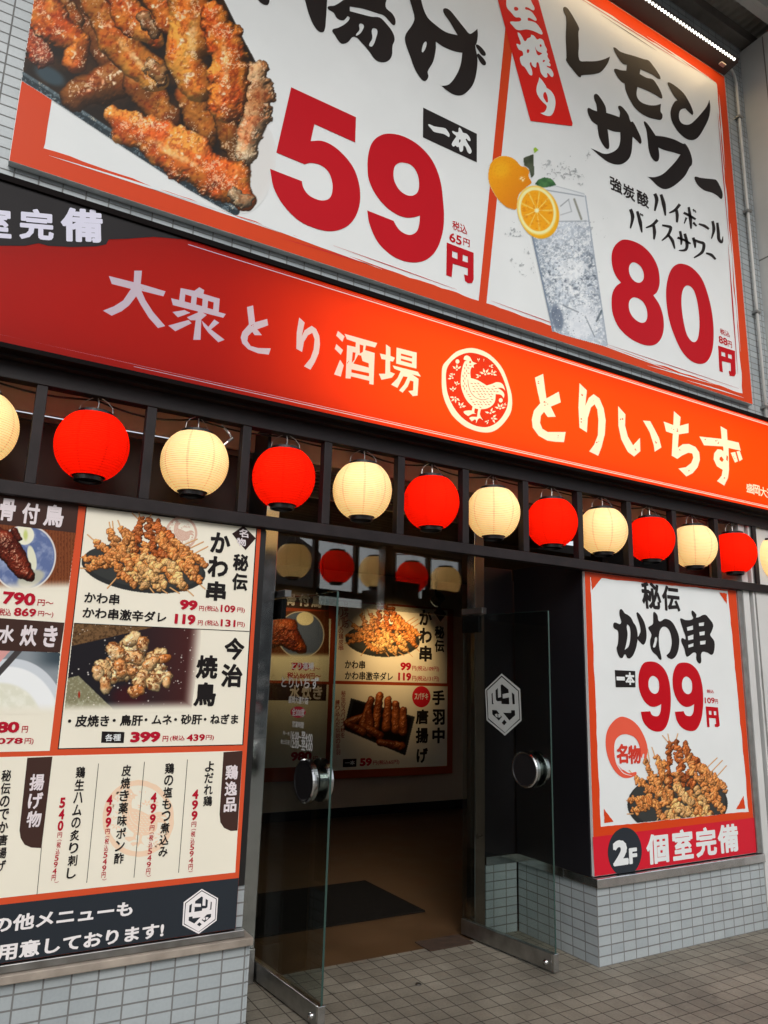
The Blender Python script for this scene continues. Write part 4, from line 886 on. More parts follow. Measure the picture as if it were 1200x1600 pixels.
for cx_, cy_, rx_, ry_, ro_ in ((276, 242, 62, 9, 0.53), (300, 60, 10, 42, 0.05), (206, 86, 8, 44, -0.7), (352, 90, 7, 44, -0.1)):
    cv.over((250, 214, 150), sstep(1.0, 0.25, cv.ell(cx_, cy_, rx_, ry_, ro_)+0.9*(cv.n(9, 51)-0.5))*0.62*np.clip(cv.n(4, 52, 2)*1.6, 0, 1), False)
gl = cv.n(2.2, 21, 2)*cv.n(16, 22, 2); cv.over((255, 236, 205), np.clip((gl-0.40)*9, 0, 0.5)*(cv.a > 0.9)*(cv.rgb.max(-1) > 95), False)
edge = [Xz(-0.025, 3.596), Xz(-0.025, 4.36), Xz(-0.025, 4.6), (440, -60), (440, 345), (150, 345)]
cv.build('wings_picture', BB, 0.0014, bb, clip=edge, k=1.14)

# lemon sour photograph
cv = Canvas(738, 225, 962, 560, 1.15, (214, 218, 218), seed=8)
def pc(x, y): return (740+x/4.705, 220+y/4.705)
glass_ = [pc(*p) for p in ((400, 620), (430, 690), (585, 1398), (640, 1420), (975, 1512), (985, 1500), (822, 405), (810, 380), (600, 330), (500, 345))]
liq = [pc(*p) for p in ((400, 620), (430, 690), (585, 1398), (640, 1420), (975, 1512), (985, 1500), (850, 585), (620, 590))]
mg = cv.soft(cv.inside(glass_), 1); ml = cv.soft(cv.inside(liq), 1)
cv.over((206, 211, 214), mg*0.9)
n1 = cv.n(9, 1, 5); n2 = cv.n(5, 2, 4); rid = 1-np.abs(n1-0.5)*2; rid2 = 1-np.abs(n2-0.5)*2
u = (cv.X-pc(430, 690)[0]-(cv.Y-pc(430, 690)[1])*0.215)/78.0
cv.over((188, 197, 206), ml)
cv.over((120, 134, 150), ml*np.clip(0.75-u*2.4, 0, 0.75)); cv.over((150, 160, 172), ml*np.clip((u-0.75)*2.2, 0, 0.5))
core = np.clip(1-np.abs(cv.Y-430)/80, 0, 1)
cv.over((112, 122, 132), ml*np.clip((rid-0.80)*5, 0, 1)*0.6*np.clip(core+0.35, 0, 1)); cv.over((238, 240, 240), ml*np.clip((rid2-0.84)*6, 0, 1)*0.8)
cv.over((226, 229, 230), ml*np.clip((n1-0.56)*4, 0, 0.6)); cv.over((70, 80, 92), ml*np.clip((0.36-n2)*8, 0, 0.7)*core)
cv.over((225, 229, 231), ml*sstep(1, 0.75, cv.ell(*pc(720, 950), 22, 17))*0.6); cv.over((214, 219, 224), ml*sstep(1, 0.7, cv.ell(*pc(800, 1330), 26, 30))*0.7)
cv.over((96, 108, 126), ml*sstep(1, 0.6, cv.ell(*pc(615, 1300), 11, 26, -0.2))*0.8)
for a, b, w, c, al in (((500, 345), (600, 330), 0.6, (150, 158, 165), .7), ((600, 330), (815, 392), 0.6, (160, 168, 174), .8), ((530, 362), (810, 408), 0.8, (130, 140, 150), .8), ((822, 405), (982, 1500), 1.0, (150, 160, 172), .9), ((430, 690), (585, 1398), 1.3, (112, 126, 144), .9), ((830, 590), (620, 592), 0.8, (150, 158, 165), .8),
    ((700, 430), (640, 480), 0.9, (140, 146, 150), .8), ((740, 430), (792, 575), 1.6, (120, 122, 110), .8), ((700, 440), (720, 520), 0.8, (150, 156, 160), .7), ((640, 545), (720, 520), 0.8, (165, 170, 174), .8), ((940, 1250), (905, 1325), 1.6, (70, 82, 90), .7), ((820, 1290), (890, 1440), 0.9, (120, 130, 140), .8), ((660, 1210), (770, 1260), 1.0, (110, 118, 126), .7)):
    cv.line(*pc(*a), *pc(*b), w, c, al)
rnd = random.Random(3)
for _ in range(190):
    v = rnd.random(); uu = rnd.random(); x, y = pc(470+v*150+uu*330, 760+v*680); r = rnd.uniform(0.35, 0.8)
    if cv.a[min(cv.h-1, max(0, int((y-225)*1.15))), min(cv.w-1, max(0, int((x-738)*1.15)))] > 0.5: cv.over(rnd.choice(((245, 246, 246), (110, 120, 130))), sstep(r+0.5, r-0.3, np.hypot(cv.X-x, cv.Y-y))*0.8, False)
# splash
nn = cv.n(7, 11, 5); ridg = 1-np.abs(nn-0.5)*2
for (px, py, rx, ry, ro) in ((300, 760, 26, 110, -0.42), (660, 190, 46, 32, 0.3), (930, 630, 24, 26, 0.3), (110, 300, 6, 40, 0), (800, 200, 20, 40, 0.2), (960, 960, 20, 5, 0.2)):
    m = sstep(1.0, 0.55, cv.ell(*pc(px, py), rx, ry, ro))*np.clip((ridg-0.86)*9, 0, 1)*np.clip((cv.n(14, 12)-0.35)*3, 0, 1)*(1-mg)
    cv.over((150, 155, 158), m*0.9)
# lemons and leaves
def leafp(pts, c1, c2):
    m = cv.soft(cv.inside([pc(*p) for p in pts]), 1); cv.over(c1, m); cv.over(c2, m*np.clip((cv.n(14, 31)-0.4)*3, 0, 1))
leafp([(368, 125), (400, 112), (440, 98), (446, 250), (425, 275), (405, 200), (370, 180)], (58, 66, 50), (84, 92, 74)); leafp([(442, 55), (455, 46), (478, 68), (445, 92)], (140, 178, 50), (160, 190, 70)); leafp([(450, 318), (475, 285), (520, 268), (570, 278), (610, 322), (560, 338), (500, 344)], (44, 82, 52), (72, 120, 70))
L0 = [pc(*p) for p in trace("110,230 130,160 180,120 240,112 300,135 350,185 385,195 408,220 405,260 425,310 400,330 330,400 315,500 300,505 240,485 180,430 130,350 110,290", 0, 0, 1)]
m = cv.soft(cv.inside(L0), 1); cv.over((228, 152, 18), m); cv.over((206, 118, 14), m*np.clip((cv.X-pc(180, 0)[0])/80+(cv.Y-pc(0, 240)[1])/90, 0, 0.9)); cv.over((232, 172, 30), m*sstep(1, 0.2, cv.ell(*pc(200, 210), 20, 20))*0.7)
pn = cv.n(1.8, 41, 2); cv.over((205, 128, 14), m*np.clip((0.40-pn)*2.5, 0, 0.25)); cv.over((246, 226, 180), m*sstep(1, 0.3, cv.ell(*pc(360, 280), 7, 6))*np.clip((pn-0.4)*5, 0, 1))
cx, cy_ = pc(465, 512)
for dx, dy, s_, c in ((3, 4, 1.03, (226, 164, 26)), (0, 0, 1.0, (236, 196, 92)), (0.3, 0.3, 0.94, (246, 226, 160)), (0.4, 0.4, 0.82, (230, 158, 24))):
    cv.over(c, sstep(1.03, 0.97, cv.ell(cx+dx, cy_+dy, 30.5*s_, 39.5*s_, -0.25)))
e = cv.ell(cx, cy_, 30.5*0.80, 39.5*0.80, -0.25); an = np.arctan2(cv.Y-cy_, (cv.X-cx)*1.25)
cv.over((250, 218, 130), (e < 1)*sstep(0.93, 1.0, np.abs(np.cos(an*4.5)))*np.clip(1.1-e*0.5, 0, 1)*0.75); cv.over((206, 124, 16), (e < 0.95)*np.clip((cv.n(4, 43)-0.55)*4, 0, 0.6)); cv.over((250, 232, 180), sstep(1, 0.4, cv.ell(cx, cy_, 5, 5)))
cut = [Xz(2.0, 3.605), Xz(2.0, 5.4), Xz(4.4, 5.4), Xz(4.4, 3.605)]
cv.build('lemon_drink_picture', BB, 0.0024, bb, clip=cut, k=1.14)

# ------------------------------------------------------------------ backlit fascia sign
FY = -0.12
FP = wallplane(FY)
fs = thing('backlit_fascia_sign', 'long orange backlit shop sign with a hen emblem and cream characters', 'sign', (2.5, -0.06, 2.74))
ORANGE = backlit('orange_acrylic', (0.42, 0.014, 0.009), (1.0, 0.060, 0.0), 0.5)
LETTER = backlit('cream_acrylic', (0.72, 0.76, 0.90), (0.80, 0.52, 0.17), 0.42)
MAROON = backlit('maroon_acrylic', (0.26, 0.012, 0.010), (0.50, 0.030, 0.004), 0.5)
FRAME = principled('sign_frame', (0.005, 0.003, 0.003), 0.6, 0.0, 0.06)
FX0, FX1, FZ0, FZ1 = -1.6, 6.1, 2.748, 3.438
B().box(FX0-0.02, FX1+0.02, FY-0.012, -0.004, FZ1, FZ1+0.029, 0.002).build('frame_top', FRAME, fs)
B().box(FX0-0.02, FX1+0.02, FY-0.012, -0.004, FZ0-0.022, FZ0, 0.002).build('frame_bottom', FRAME, fs)
B().box(FX0-0.02, FX0-0.001, FY-0.012, -0.004, FZ0+0.001, FZ1-0.001).box(FX1+0.001, FX1+0.02, FY-0.012, -0.004, FZ0+0.001, FZ1-0.001).build('frame_side', FRAME, fs)
B().box(FX0, FX1, -0.012, -0.003, FZ0+0.001, FZ1-0.001).build('inner_back', principled('sign_inside_white', (0.8, 0.8, 0.8), 0.7), fs)
def fz(x, z):
    v = np.array((x, FY, z))-CAM; return (600+FPX*(v @ cr)/(v @ fwd), 800-FPX*(v @ cu)/(v @ fwd))
G1, G2, G4, G5, G3 = dict(ox=150, oy=410, k=3.871), dict(ox=440, oy=480, k=5.0), dict(ox=820, oy=570, k=6.0), dict(ox=1000, oy=630, k=6.0), dict(ox=680, oy=530, k=8.571)
def P_(t, g): return trace(t, g['ox'], g['oy'], g['k'], False)
LT = []
for t_ in ("232,50 278,50 270,130 420,175 408,205 275,172 300,230 345,300 418,385 375,397 320,335 270,255 243,205 200,260 155,295 95,322 42,292 110,265 165,230 212,160 95,130 78,82 228,120",
    "512,155 595,172 625,150 655,168 650,190 748,220 742,300 785,312 770,335 645,303 670,318 637,345 632,468 588,468 603,350 572,350 550,332 618,302 615,296 465,258 455,217 503,228",
    "540,193 578,205 574,247 536,236", "610,210 645,220 642,265 606,255", "678,232 712,242 708,285 674,275", "535,288 570,305 495,332 463,300", "560,348 578,368 480,416 437,382", "640,352 680,390 715,345 745,365 695,405 778,468 740,483 680,425 650,385",
    "913,270 950,260 962,362 1035,342 1042,380 975,405 1003,440 960,440 945,420 920,445 915,475 935,505 980,518 1057,520 1045,558 980,550 920,525 885,490 875,455 885,420 925,375"): LT.append(P_(t_, G1))
for t_ in ("137,80 180,120 157,228 180,180 235,145 270,170 295,225 300,290 290,360 260,430 225,488 175,462 225,400 250,330 258,250 240,200 205,220 175,270 160,350 115,325 118,200",
    "440,185 492,228 475,270 427,222", "428,288 480,335 462,372 415,325", "457,410 485,455 462,542 410,525",
    "492,208 747,280 730,315 660,298 652,335 727,358 718,605 685,600 686,575 542,540 540,558 500,555 512,297 578,312 580,275 510,250",
    "555,350 578,355 570,410 548,435", "610,290 640,300 634,350 611,362", "598,372 622,378 632,420 680,438 682,472 560,440", "545,485 683,515 683,540 545,510",
    "815,290 850,315 850,380 885,395 870,425 848,420 848,505 885,520 862,550 780,567 760,520 810,520 812,410 780,405 768,362 815,372", "898,315 1055,355 1053,480 895,440", "932,362 1020,385 1020,400 932,378", "932,402 1018,425 1018,442 932,418",
    "868,455 1065,505 1088,542 1020,525 1070,560 1062,690 1025,695 990,655 1028,650 1030,580 1005,572 985,620 945,668 918,650 960,600 985,545 950,540 905,630 855,605 905,555 930,500 880,480"): LT.append(P_(t_, G2))
for t_ in ("95,120 172,85 190,230 203,315 318,252 337,352 243,392 290,487 215,490 180,440 150,480 143,545 165,600 215,630 383,630 367,725 290,722 210,710 130,665 75,590 65,515 85,430 145,360 120,250",
    "513,172 582,240 567,385 600,310 645,275 700,315 740,410 758,520 750,650 720,770 688,853 603,812 650,750 685,660 690,520 680,420 655,370 620,400 590,500 582,633 513,590 503,400",
    "875,388 943,465 940,570 965,670 1015,755 1080,685 1083,810 1025,860 965,815 905,700 877,570"): LT.append(P_(t_, G4))
for t_ in ("28,163 95,168 140,250 180,330 200,415 138,455 128,390 90,270", "318,75 380,130 373,212 455,190 455,278 363,292 355,418 400,385 460,382 520,410 555,460 562,530 540,600 495,655 435,687 360,612 430,600 480,560 500,510 490,470 450,465 395,490 350,522 297,492 308,285 245,265 222,172 312,205",
    "755,215 815,250 820,345 925,370 945,445 830,420 835,620 825,700 790,773 722,730 765,680 775,625 720,590 690,525 695,470 725,432 760,435 782,450 780,405 600,395 557,312 765,335", "765,500 785,530 770,552 745,530 748,508", "812,485 825,500 822,545 808,530", "850,465 893,457 918,545 890,557", "905,452 935,447 962,525 932,543"): LT.append(P_(t_, G5))
# worn specks in the cream letters: small holes filled by the sheet behind them
rnd = random.Random(12)
SPK = []
for cx_, cy_, g, n, sp in ((190, 372, G4, 9, 30), (135, 160, G4, 3, 18), (315, 675, G4, 6, 20), (537, 520, G4, 6, 22), (536, 280, G4, 4, 14), (640, 335, G4, 2, 10), (690, 735, G4, 4, 25), (905, 510, G4, 4, 14), (1045, 800, G4, 4, 14),
    (305, 240, G5, 4, 14), (345, 250, G5, 3, 14), (370, 440, G5, 8, 30), (450, 630, G5, 3, 12), (150, 365, G5, 5, 12), (612, 345, G5, 3, 8), (720, 358, G5, 7, 24), (790, 700, G5, 2, 6), (880, 510, G5, 3, 12), (280, 158, G1, 4, 9), (945, 383, G1, 5, 9), (520, 430, G2, 3, 8)):
    for _ in range(n):
        x, y = cx_+rnd.uniform(-sp, sp)*0.8, cy_+rnd.uniform(-sp, sp)*0.8; r = rnd.uniform(3, 9) if g is not G1 else rnd.uniform(1.5, 4)
        loop = [(g['ox']+a/g['k'], g['oy']+b/g['k']) for a, b in ellipse(x, y, r, r*rnd.uniform(0.5, 1), rnd.uniform(0, 3), 7, 0.7, rnd.randint(0, 999))]
        def pip(p, L):
            c = False
            for (xa, ya), (xb, yb) in zip(L, L[1:]+L[:1]):
                if (ya > p[1]) != (yb > p[1]) and p[0] < (xb-xa)*(p[1]-ya)/(yb-ya)+xa: c = not c
            return c
        if all(sum(pip(p, L) for L in LT) % 2 == 1 for p in loop) and all(math.hypot(loop[0][0]-q[0][0], loop[0][1]-q[0][1]) > 2.6 for q in SPK): SPK.append(loop)
# thin double lines along both edges
LN = []
for z0, z1, xs, xe in ((3.411, 3.4185, 0.73, 5.2), (3.424, 3.4275, 1.05, 5.2), (2.768, 2.774, 0.55, 5.2), (2.779, 2.7825, -0.2, 5.2)):
    LN.append([fz(xs, z0+0.002), fz((xs+xe)/2, z0), fz(xe, z0), fz(xe, z1), fz((xs+xe)/2, z1), fz(xs, z1-0.002)])
for z0, z1, xs, xe in ((3.411, 3.4185, 5.21, 6.0), (2.768, 2.774, 5.21, 6.0)): LN.append([fz(xs, z0), fz(xe, z0), fz(xe, z1), fz(xs, z1)])
# branch name after the shop name
SM = []
for ch, lb, rt in (('盛', (1166.6, 768.8), (1176.2, 757.0)), ('岡', (1177.6, 772.4), (1186.8, 759.0)), ('大', (1188.4, 775.2), (1197.6, 762.2)), ('通', (1199.2, 778.2), (1208.6, 765.4)), ('り', (1210.4, 780.6), (1219.2, 768.6)), ('店', (1220.6, 784), (1230.4, 771.2))):
    V, F = glyphs(ch, 0.018); a, b = FP.at(*lb), FP.at(*rt)
    for L in boundary_loops([(a[0]+(b[0]-a[0])*x, a[2]+(b[2]-a[2])*y) for x, y in V], F): SM.append([fz(x, z) for x, z in L])
ringo = trace("490,118 390,130 280,170 170,270 100,360 88,500 90,650 110,770 160,900 230,1020 320,1110 420,1180 590,1240 740,1245 850,1190 960,1070 1020,950 1028,780 990,620 920,430 840,310 720,200 600,140", 680, 530, 8.571)
ringi = trace("470,180 380,195 270,250 190,330 150,420 145,560 165,720 230,880 330,1020 440,1110 560,1165 700,1175 820,1120 910,1020 965,900 975,770 950,640 890,480 810,350 700,250 580,200", 680, 530, 8.571)
hen = trace("385,245c 395,228 430,218 470,245 500,300 560,325c 515,345 518,385c 490,375 470,440 475,520c 560,545 640,590 690,620c 760,600 830,575 900,600 940,690c 900,655 830,650c 895,690 925,740 918,790c 880,745 810,735c 800,830 760,890 680,930 612,938c 600,1010 640,1085c 590,1058 545,1130c 540,1075 490,1100c 460,1050 560,1040c 575,935c 530,925c 525,985 555,1000c 500,1000 440,1030c 380,975 430,955 492,955c 500,900c 430,830 380,740 345,620 345,500 360,400 395,300 425,290c 380,270c", 680, 530, 8.571)
WL = [(437, 540, 3), (446, 620, 3.6), (480, 715, 3.6), (550, 785, 3.6), (640, 812, 3.6), (715, 792, 3)]
WLN = [(a[0]+(b[0]-a[0])*t/6, a[1]+(b[1]-a[1])*t/6) for a, b in zip(WL, WL[1:]) for t in range(7)]
dash = [stroke(WL, 680, 530, 8.571), stroke([(815, 640, 3), (870, 660, 4), (905, 720, 3)], 680, 530, 8.571), stroke([(835, 700, 3), (870, 730, 4), (890, 765, 3)], 680, 530, 8.571)]
dash = [d for d in dash if all(pip(p, hen) for p in d)]
rnd = random.Random(2)
for gy in range(19):
    for gx in range(12):
        x, y = 375+gx*46+(gy % 2)*22+rnd.uniform(-4, 4), 350+gy*35+rnd.uniform(-4, 4)
        a = 1.45 if x < 440 and y < 700 else 0.45+0.25*math.sin(x/90)-max(0, x-620)/420
        L = [(680+p/8.571, 530+q/8.571) for p, q in ellipse(x, y, 19, 5.2, a, 6)]
        if min(math.hypot(x-wx, y-wy) for wx, wy in WLN) < 27: continue
        if all(pip(p, hen) for p in L) and all(pip((680+(x+dx)/8.571, 530+(y+dy)/8.571), hen) for dx in (-22, 22) for dy in (-22, 22)): dash.append(L)
dash.append([(680+p/8.571, 530+q/8.571) for p, q in ellipse(468, 306, 13, 15, 0, 10)])
sprig = []
def sprg(x, y, s, rot, n=3, bud=False):
    for k in range(n):
        a = rot+(k-(n-1)/2)*0.85; c, q = math.cos(a), math.sin(a); L = 78*s; w = 17*s
        lf = [(16*s, 0), (L*0.5, -w), (L, -w*0.25), (L*0.55, w*0.55)]
        sprig.append([(680+(x+p*c-r_*q)/8.571, 530+(y+p*q+r_*c)/8.571) for p, r_ in lf])
    sprig.append([(680+p/8.571, 530+q/8.571) for p, q in ellipse(x, y, 12*s, 12*s, 0, 8)])
    if bud: sprig.append([(680+p/8.571, 530+q/8.571) for p, q in ellipse(x+math.cos(rot)*112*s, y+math.sin(rot)*112*s, 27*s, 30*s, 0, 10)])
for a in ((290, 410, 1.0, -1.5, 3, True), (255, 470, .8, 2.9, 2), (235, 520, .9, -2.4, 3), (285, 610, .7, -1.2, 3), (240, 690, .8, -1.57, 3), (270, 780, 1.0, 2.0, 4), (340, 910, 1.0, -1.0, 3, True), (600, 490, .8, 3.1, 2), (670, 470, 1.1, -1.4, 4), (580, 290, .5, -1.5, 2), (760, 470, .9, -0.6, 3), (730, 360, .7, 0.1, 2),
          (650, 290, .4, -1.4, 1), (800, 425, .4, .7, 1), (870, 930, 1.0, -1.5, 4, True), (920, 880, .5, -0.4, 2), (740, 990, 1.0, -1.57, 4), (760, 1060, 1.0, 0.2, 3), (710, 1090, .7, 2.4, 2), (420, 1000, .5, 2.2, 2)): sprg(*a)
sprig = [L for L in sprig if all(pip(p, ringi) and not pip(p, hen) for p in L)]
def fprint(name, mat, loops):
    p = Print(FP, fs); p.merge = True; p.poly(name, mat, loops, 0.0); p.build()
rect = [fz(FX0, FZ0), fz(FX1, FZ0), fz(FX1, FZ1), fz(FX0, FZ1)]
# the dark upper left field is opaque film over the sheet
BK = Print(FP, fs)
blob_ = [fz(FX0, FZ1), fz(FX0, 3.175)]+[(-60, 383), (0, 384), (40, 384), (60, 380), (75, 384), (110, 386), (150, 385), (166, 382), (170, 374), (200, 373), (240, 370), (290, 374)]+[fz(0.80, FZ1)]
BK.poly('black_field', ink((44, 42, 44), 0.5, 0.8), [blob_], 0.0015)
LAV = ink((205, 205, 222))
for ch, lb, rb, rt in (('完', (30, 373), (84, 377), (84, 329)), ('備', (95, 376.5), (161, 380), (160, 328)), ('室', (-35, 369), (18, 373), (17, 325)), ('個', (-102, 365), (-46, 369), (-47, 321))): BK.text3('room_lettering', LAV, ch, lb, rb, rt, 0.003, 0.038)
BK.build()
fprint('face_sheet', ORANGE, [rect, ringo]+LT+SPK+LN+SM)
fprint('lettering', LETTER, [L for L in LT+SPK if max(q[0] for q in L) < 700])
fprint('lettering', LETTER, [L for L in LT+SPK if max(q[0] for q in L) >= 700])
fprint('branch_lettering', LETTER, SM)
fprint('edge_lines', LETTER, LN)
fprint('emblem_ring', LETTER, [ringo, ringi])
fprint('emblem_field', MAROON, [ringi, hen]+dash+sprig)
fprint('emblem_hen', LETTER, [hen]+dash+sprig)
ZC = (FZ0+FZ1)/2; TUBE = 6.5
for x0, x1, e in ((1.0, 1.2, 0.08), (1.2, 1.4, 0.22), (1.4, 1.6, 0.45), (1.6, 1.8, 0.72), (1.8, 2.0, 0.9), (2.0, 3.2, 1.0), (3.2, 4.6, 1.0), (4.6, 6.05, 1.0)):
    l = bpy.data.lights.new('tube_light', 'AREA'); l.shape = 'RECTANGLE'; l.size = x1-x0; l.size_y = 0.70; l.energy = e*TUBE*(x1-x0); l.color = (1.0, 0.95, 0.86)
    o = bpy.data.objects.new('tube_light', l); COL.objects.link(o); o.parent = fs; o.location = Vector(((x0+x1)/2, -0.015, ZC))-fs.location; o.rotation_euler = (math.radians(90), 0, 0)

# ------------------------------------------------------------------ skewer poster
PP = wallplane(0.012)
po = thing('skewer_poster', 'white and orange poster of fried skin skewers for 99 above the low wall', 'poster', (4.03, 0.02, 0.45))
B().box(3.296, 4.752, 0.012, 0.048, 0.452, 2.162).build('panel', I_WHITE, po)
B().box(4.7535, 4.80, 0.0, 0.048, 0.45, 2.162, 0.003).build('side_frame', DULL, po)
pr = Print(PP, po)
def px_(x, z, y=0.012):
    v = np.array((x, y, z))-CAM; return (600+FPX*(v @ cr)/(v @ fwd), 800-FPX*(v @ cu)/(v @ fwd))
c6 = dict(ox=940, oy=890, k=5.332); c7 = dict(ox=930, oy=1110, k=4.615)
rnd = random.Random(9)
def ragged(pts, amp, n, seed):
    r = random.Random(seed); out = []
    for (x0, y0), (x1, y1) in zip(pts, pts[1:]):
        L = math.hypot(x1-x0, y1-y0); d = 0
        for i in range(n):
            t = i/n; d = d*0.5+r.uniform(-1, 1)*amp; out.append((x0+(x1-x0)*t-(y1-y0)/L*d, y0+(y1-y0)*t+(x1-x0)/L*d))
    return out
out_ = [px_(3.2975, 0.4535), px_(4.751, 0.4535), px_(4.751, 2.161), px_(3.2975, 2.161)]
inn_ = ragged([(922, 902), (1137, 923), (1170, 1268), (939, 1292), (922, 902)], 0.5, 40, 4)
pr.poly('border', I_OR, [out_, inn_], 0.001)
pr.poly('red_band', I_BAND, [[(926, 1308), (1184, 1277)]+[px_(4.751, 0.4535), px_(3.2975, 0.4535)]], 0.002)
for tri in ("62,708 66,812 132,802", "1070,615 1016,712 1082,708"): pr.poly('corner_mark', I_OR, [ragged(trace(tri, 930, 1110, 4.615, False)+[trace(tri, 930, 1110, 4.615, False)[0]], 0.35, 9, 3)], 0.002)
for tri in ("536,121 576,128 540,173", "1017,182 1046,186 1046,226"): pr.poly('corner_mark', I_OR, [ragged(trace(tri, 700, 850, 2.4, False)+[trace(tri, 700, 850, 2.4, False)[0]], 0.35, 9, 3)], 0.002)
for q in (["150,340 165,328 195,365 215,375 245,400 265,440 285,470 300,530 295,620 270,700 240,738 215,735 195,705 175,735 150,730 125,660 135,620 140,560 135,510 105,490 97,455 110,440 160,450 150,380", "212,460 235,480 240,560 225,640 193,668c 205,620 217,540"],
          ["290,365 300,355 330,390 360,450 375,530 370,590 350,625 325,610 297,570 310,550 325,510 315,450"],
          ["430,360 440,352 465,380 480,430 530,410 580,430 620,490 645,560 645,640 625,710 590,745 555,735 540,715c 570,680 585,600 570,520 540,480 505,480 480,530 480,640 500,745 485,750 455,710 430,690 410,650 405,590 415,540 390,490 395,475 425,455 430,420", "455,560 460,600 435,650 440,600"],
          ["750,345 760,342 790,375 790,400 860,375 890,400 930,460 915,520 905,545 940,600 935,690 915,710 880,690 835,690 830,770 815,783 790,750 780,690 720,725 705,720 690,660 665,600 670,570 700,580 680,500 655,420 660,405 700,420 760,410 750,370", "710,480c 762,465c 762,500c 715,510c", "810,445c 855,438c 852,468c 812,470c", "718,555c 765,540c 765,580c 722,588c", "815,520c 860,512c 858,545c 818,550c", "722,628c 765,612c 765,640c 724,650c", "820,595c 868,590c 865,622c 822,625c"]):
    pr.poly('headline_lettering', I_BLK, [trace(z, 940, 890, 5.332) for z in q], 0.002)
pr.text('headline_lettering', I_BLK, '秘', (1004.6, 950.5), (1032.5, 911.5), 0.002, 0.034, -0.08); pr.text('headline_lettering', I_BLK, '伝', (1035.5, 953.5), (1061, 917), 0.002, 0.034)
n9 = "410,765 350,780 315,850 307,930 320,1020 360,1100 410,1140 460,1140 497,1120c 492,1180 475,1215 450,1222 420,1210 405,1180c 327,1185c 345,1260 390,1320 450,1348 510,1340 550,1280 572,1180 577,1060 565,940 530,840 470,780"; h9 = "430,885 400,905 390,960 405,1010 440,1035 470,1020 480,970 470,915"
pr.poly('price_lettering', I_RED, [trace(n9, 940, 890, 5.332), trace(h9, 940, 890, 5.332)], 0.002)
def sh9(t): return [(x+53.4+(x-997)*-0.055, y+(1.6+(y-1035)*-0.022)) for x, y in trace(t, 940, 890, 5.332)]
pr.poly('price_lettering', I_RED, [sh9(n9), sh9(h9)], 0.002)
pr.poly('price_lettering', I_RED, [trace(z, 940, 890, 5.332, False) for z in ("868,1140 970,1148 985,1300 970,1312 945,1310 942,1290 955,1285 950,1240 895,1235 900,1312 880,1312", "893,1175 915,1177 917,1210 896,1208", "935,1178 955,1180 957,1213 937,1212")], 0.002)
pr.text('tax_lettering', I_RED, '税込', (1104.6, 1083), (1115.2, 1077.5), 0.002, 0.012); pr.text('tax_lettering', I_RED, '109', (1101.6, 1099), (1116.3, 1090), 0.002, 0.02); pr.text('tax_lettering', I_RED, '円', (1117.4, 1099.4), (1121.5, 1092.5), 0.002, 0.012)
pr.poly('unit_tag', I_BLK, [trace("110,837 280,845 283,980 118,980", 940, 890, 5.332, False)], 0.002); pr.text('unit_lettering', I_WHITE, '一', (963.5, 1063), (976.2, 1057.5), 0.003, 0.03); pr.text('unit_lettering', I_WHITE, '本', (977.6, 1070), (991.2, 1051), 0.003, 0.045)
pr.poly('brush_ring', I_RING, [trace("200,45 140,70 90,140 75,230 90,330 130,420 190,480 250,485 300,450 245,452 205,430 195,425 155,380 138,300 145,220 180,180 230,172 290,200 320,260 335,345 350,310 355,350 372,325 378,270 350,180 290,90", 930, 1110, 4.615)], 0.002)
for st in ([(160, 400, 1), (205, 452, 3), (262, 470, 1)], [(140, 330, 1), (158, 392, 2.5), (190, 428, 1)]): pr.poly('brush_ring_streaks', I_WHITE, [stroke(st, 930, 1110, 4.615)], 0.003)
pr.text('ring_lettering', ink((196, 58, 44)), '名', (964, 1193.5), (980.5, 1162), 0.0025, 0.04); pr.text('ring_lettering', ink((196, 58, 44)), '物', (982, 1194), (1001, 1164), 0.0025, 0.04)
el = ellipse(976.3, 1331, 26.5, 38, 0.03, 48); bot = lambda x: 1371+(x-931)*-0.147
pr.poly('floor_tag', I_NAVY, [[(x, min(y, bot(x)-0.6)) for x, y in el]], 0.003)
pr.text('floor_lettering', I_WHITE, '2', (958.2, 1354), (981, 1311), 0.004, 0.06); pr.text('floor_lettering', I_WHITE, 'F', (983.5, 1350.5), (995, 1324), 0.004, 0.05)
for ch, lb, rt in (('個', (1011, 1352), (1043.5, 1300.5)), ('室', (1052, 1345.5), (1081.5, 1294)), ('完', (1088.5, 1340.5), (1118, 1290.5)), ('備', (1123, 1334.5), (1152, 1286))): pr.text('room_lettering', I_WHITE, ch, lb, rt, 0.003, 0.036)
pr.build()
cv = Canvas(972, 1138, 1142, 1292, 1.7, (216, 218, 216), seed=6)
mp = affine([(105, 350), (830, 430), (440, 85)], [(930+232/4.615, 1110+662/4.615), (930+955/4.615, 1110+640/4.615), (930+525/4.615, 1110+178/4.615)])
skewers(cv, mp, 0.212, 3)
cv.build('skewer_picture', PP, 0.0016, po, clip=[(960, 1120), (1150, 1120), (1158, 1269), (939, 1291)])

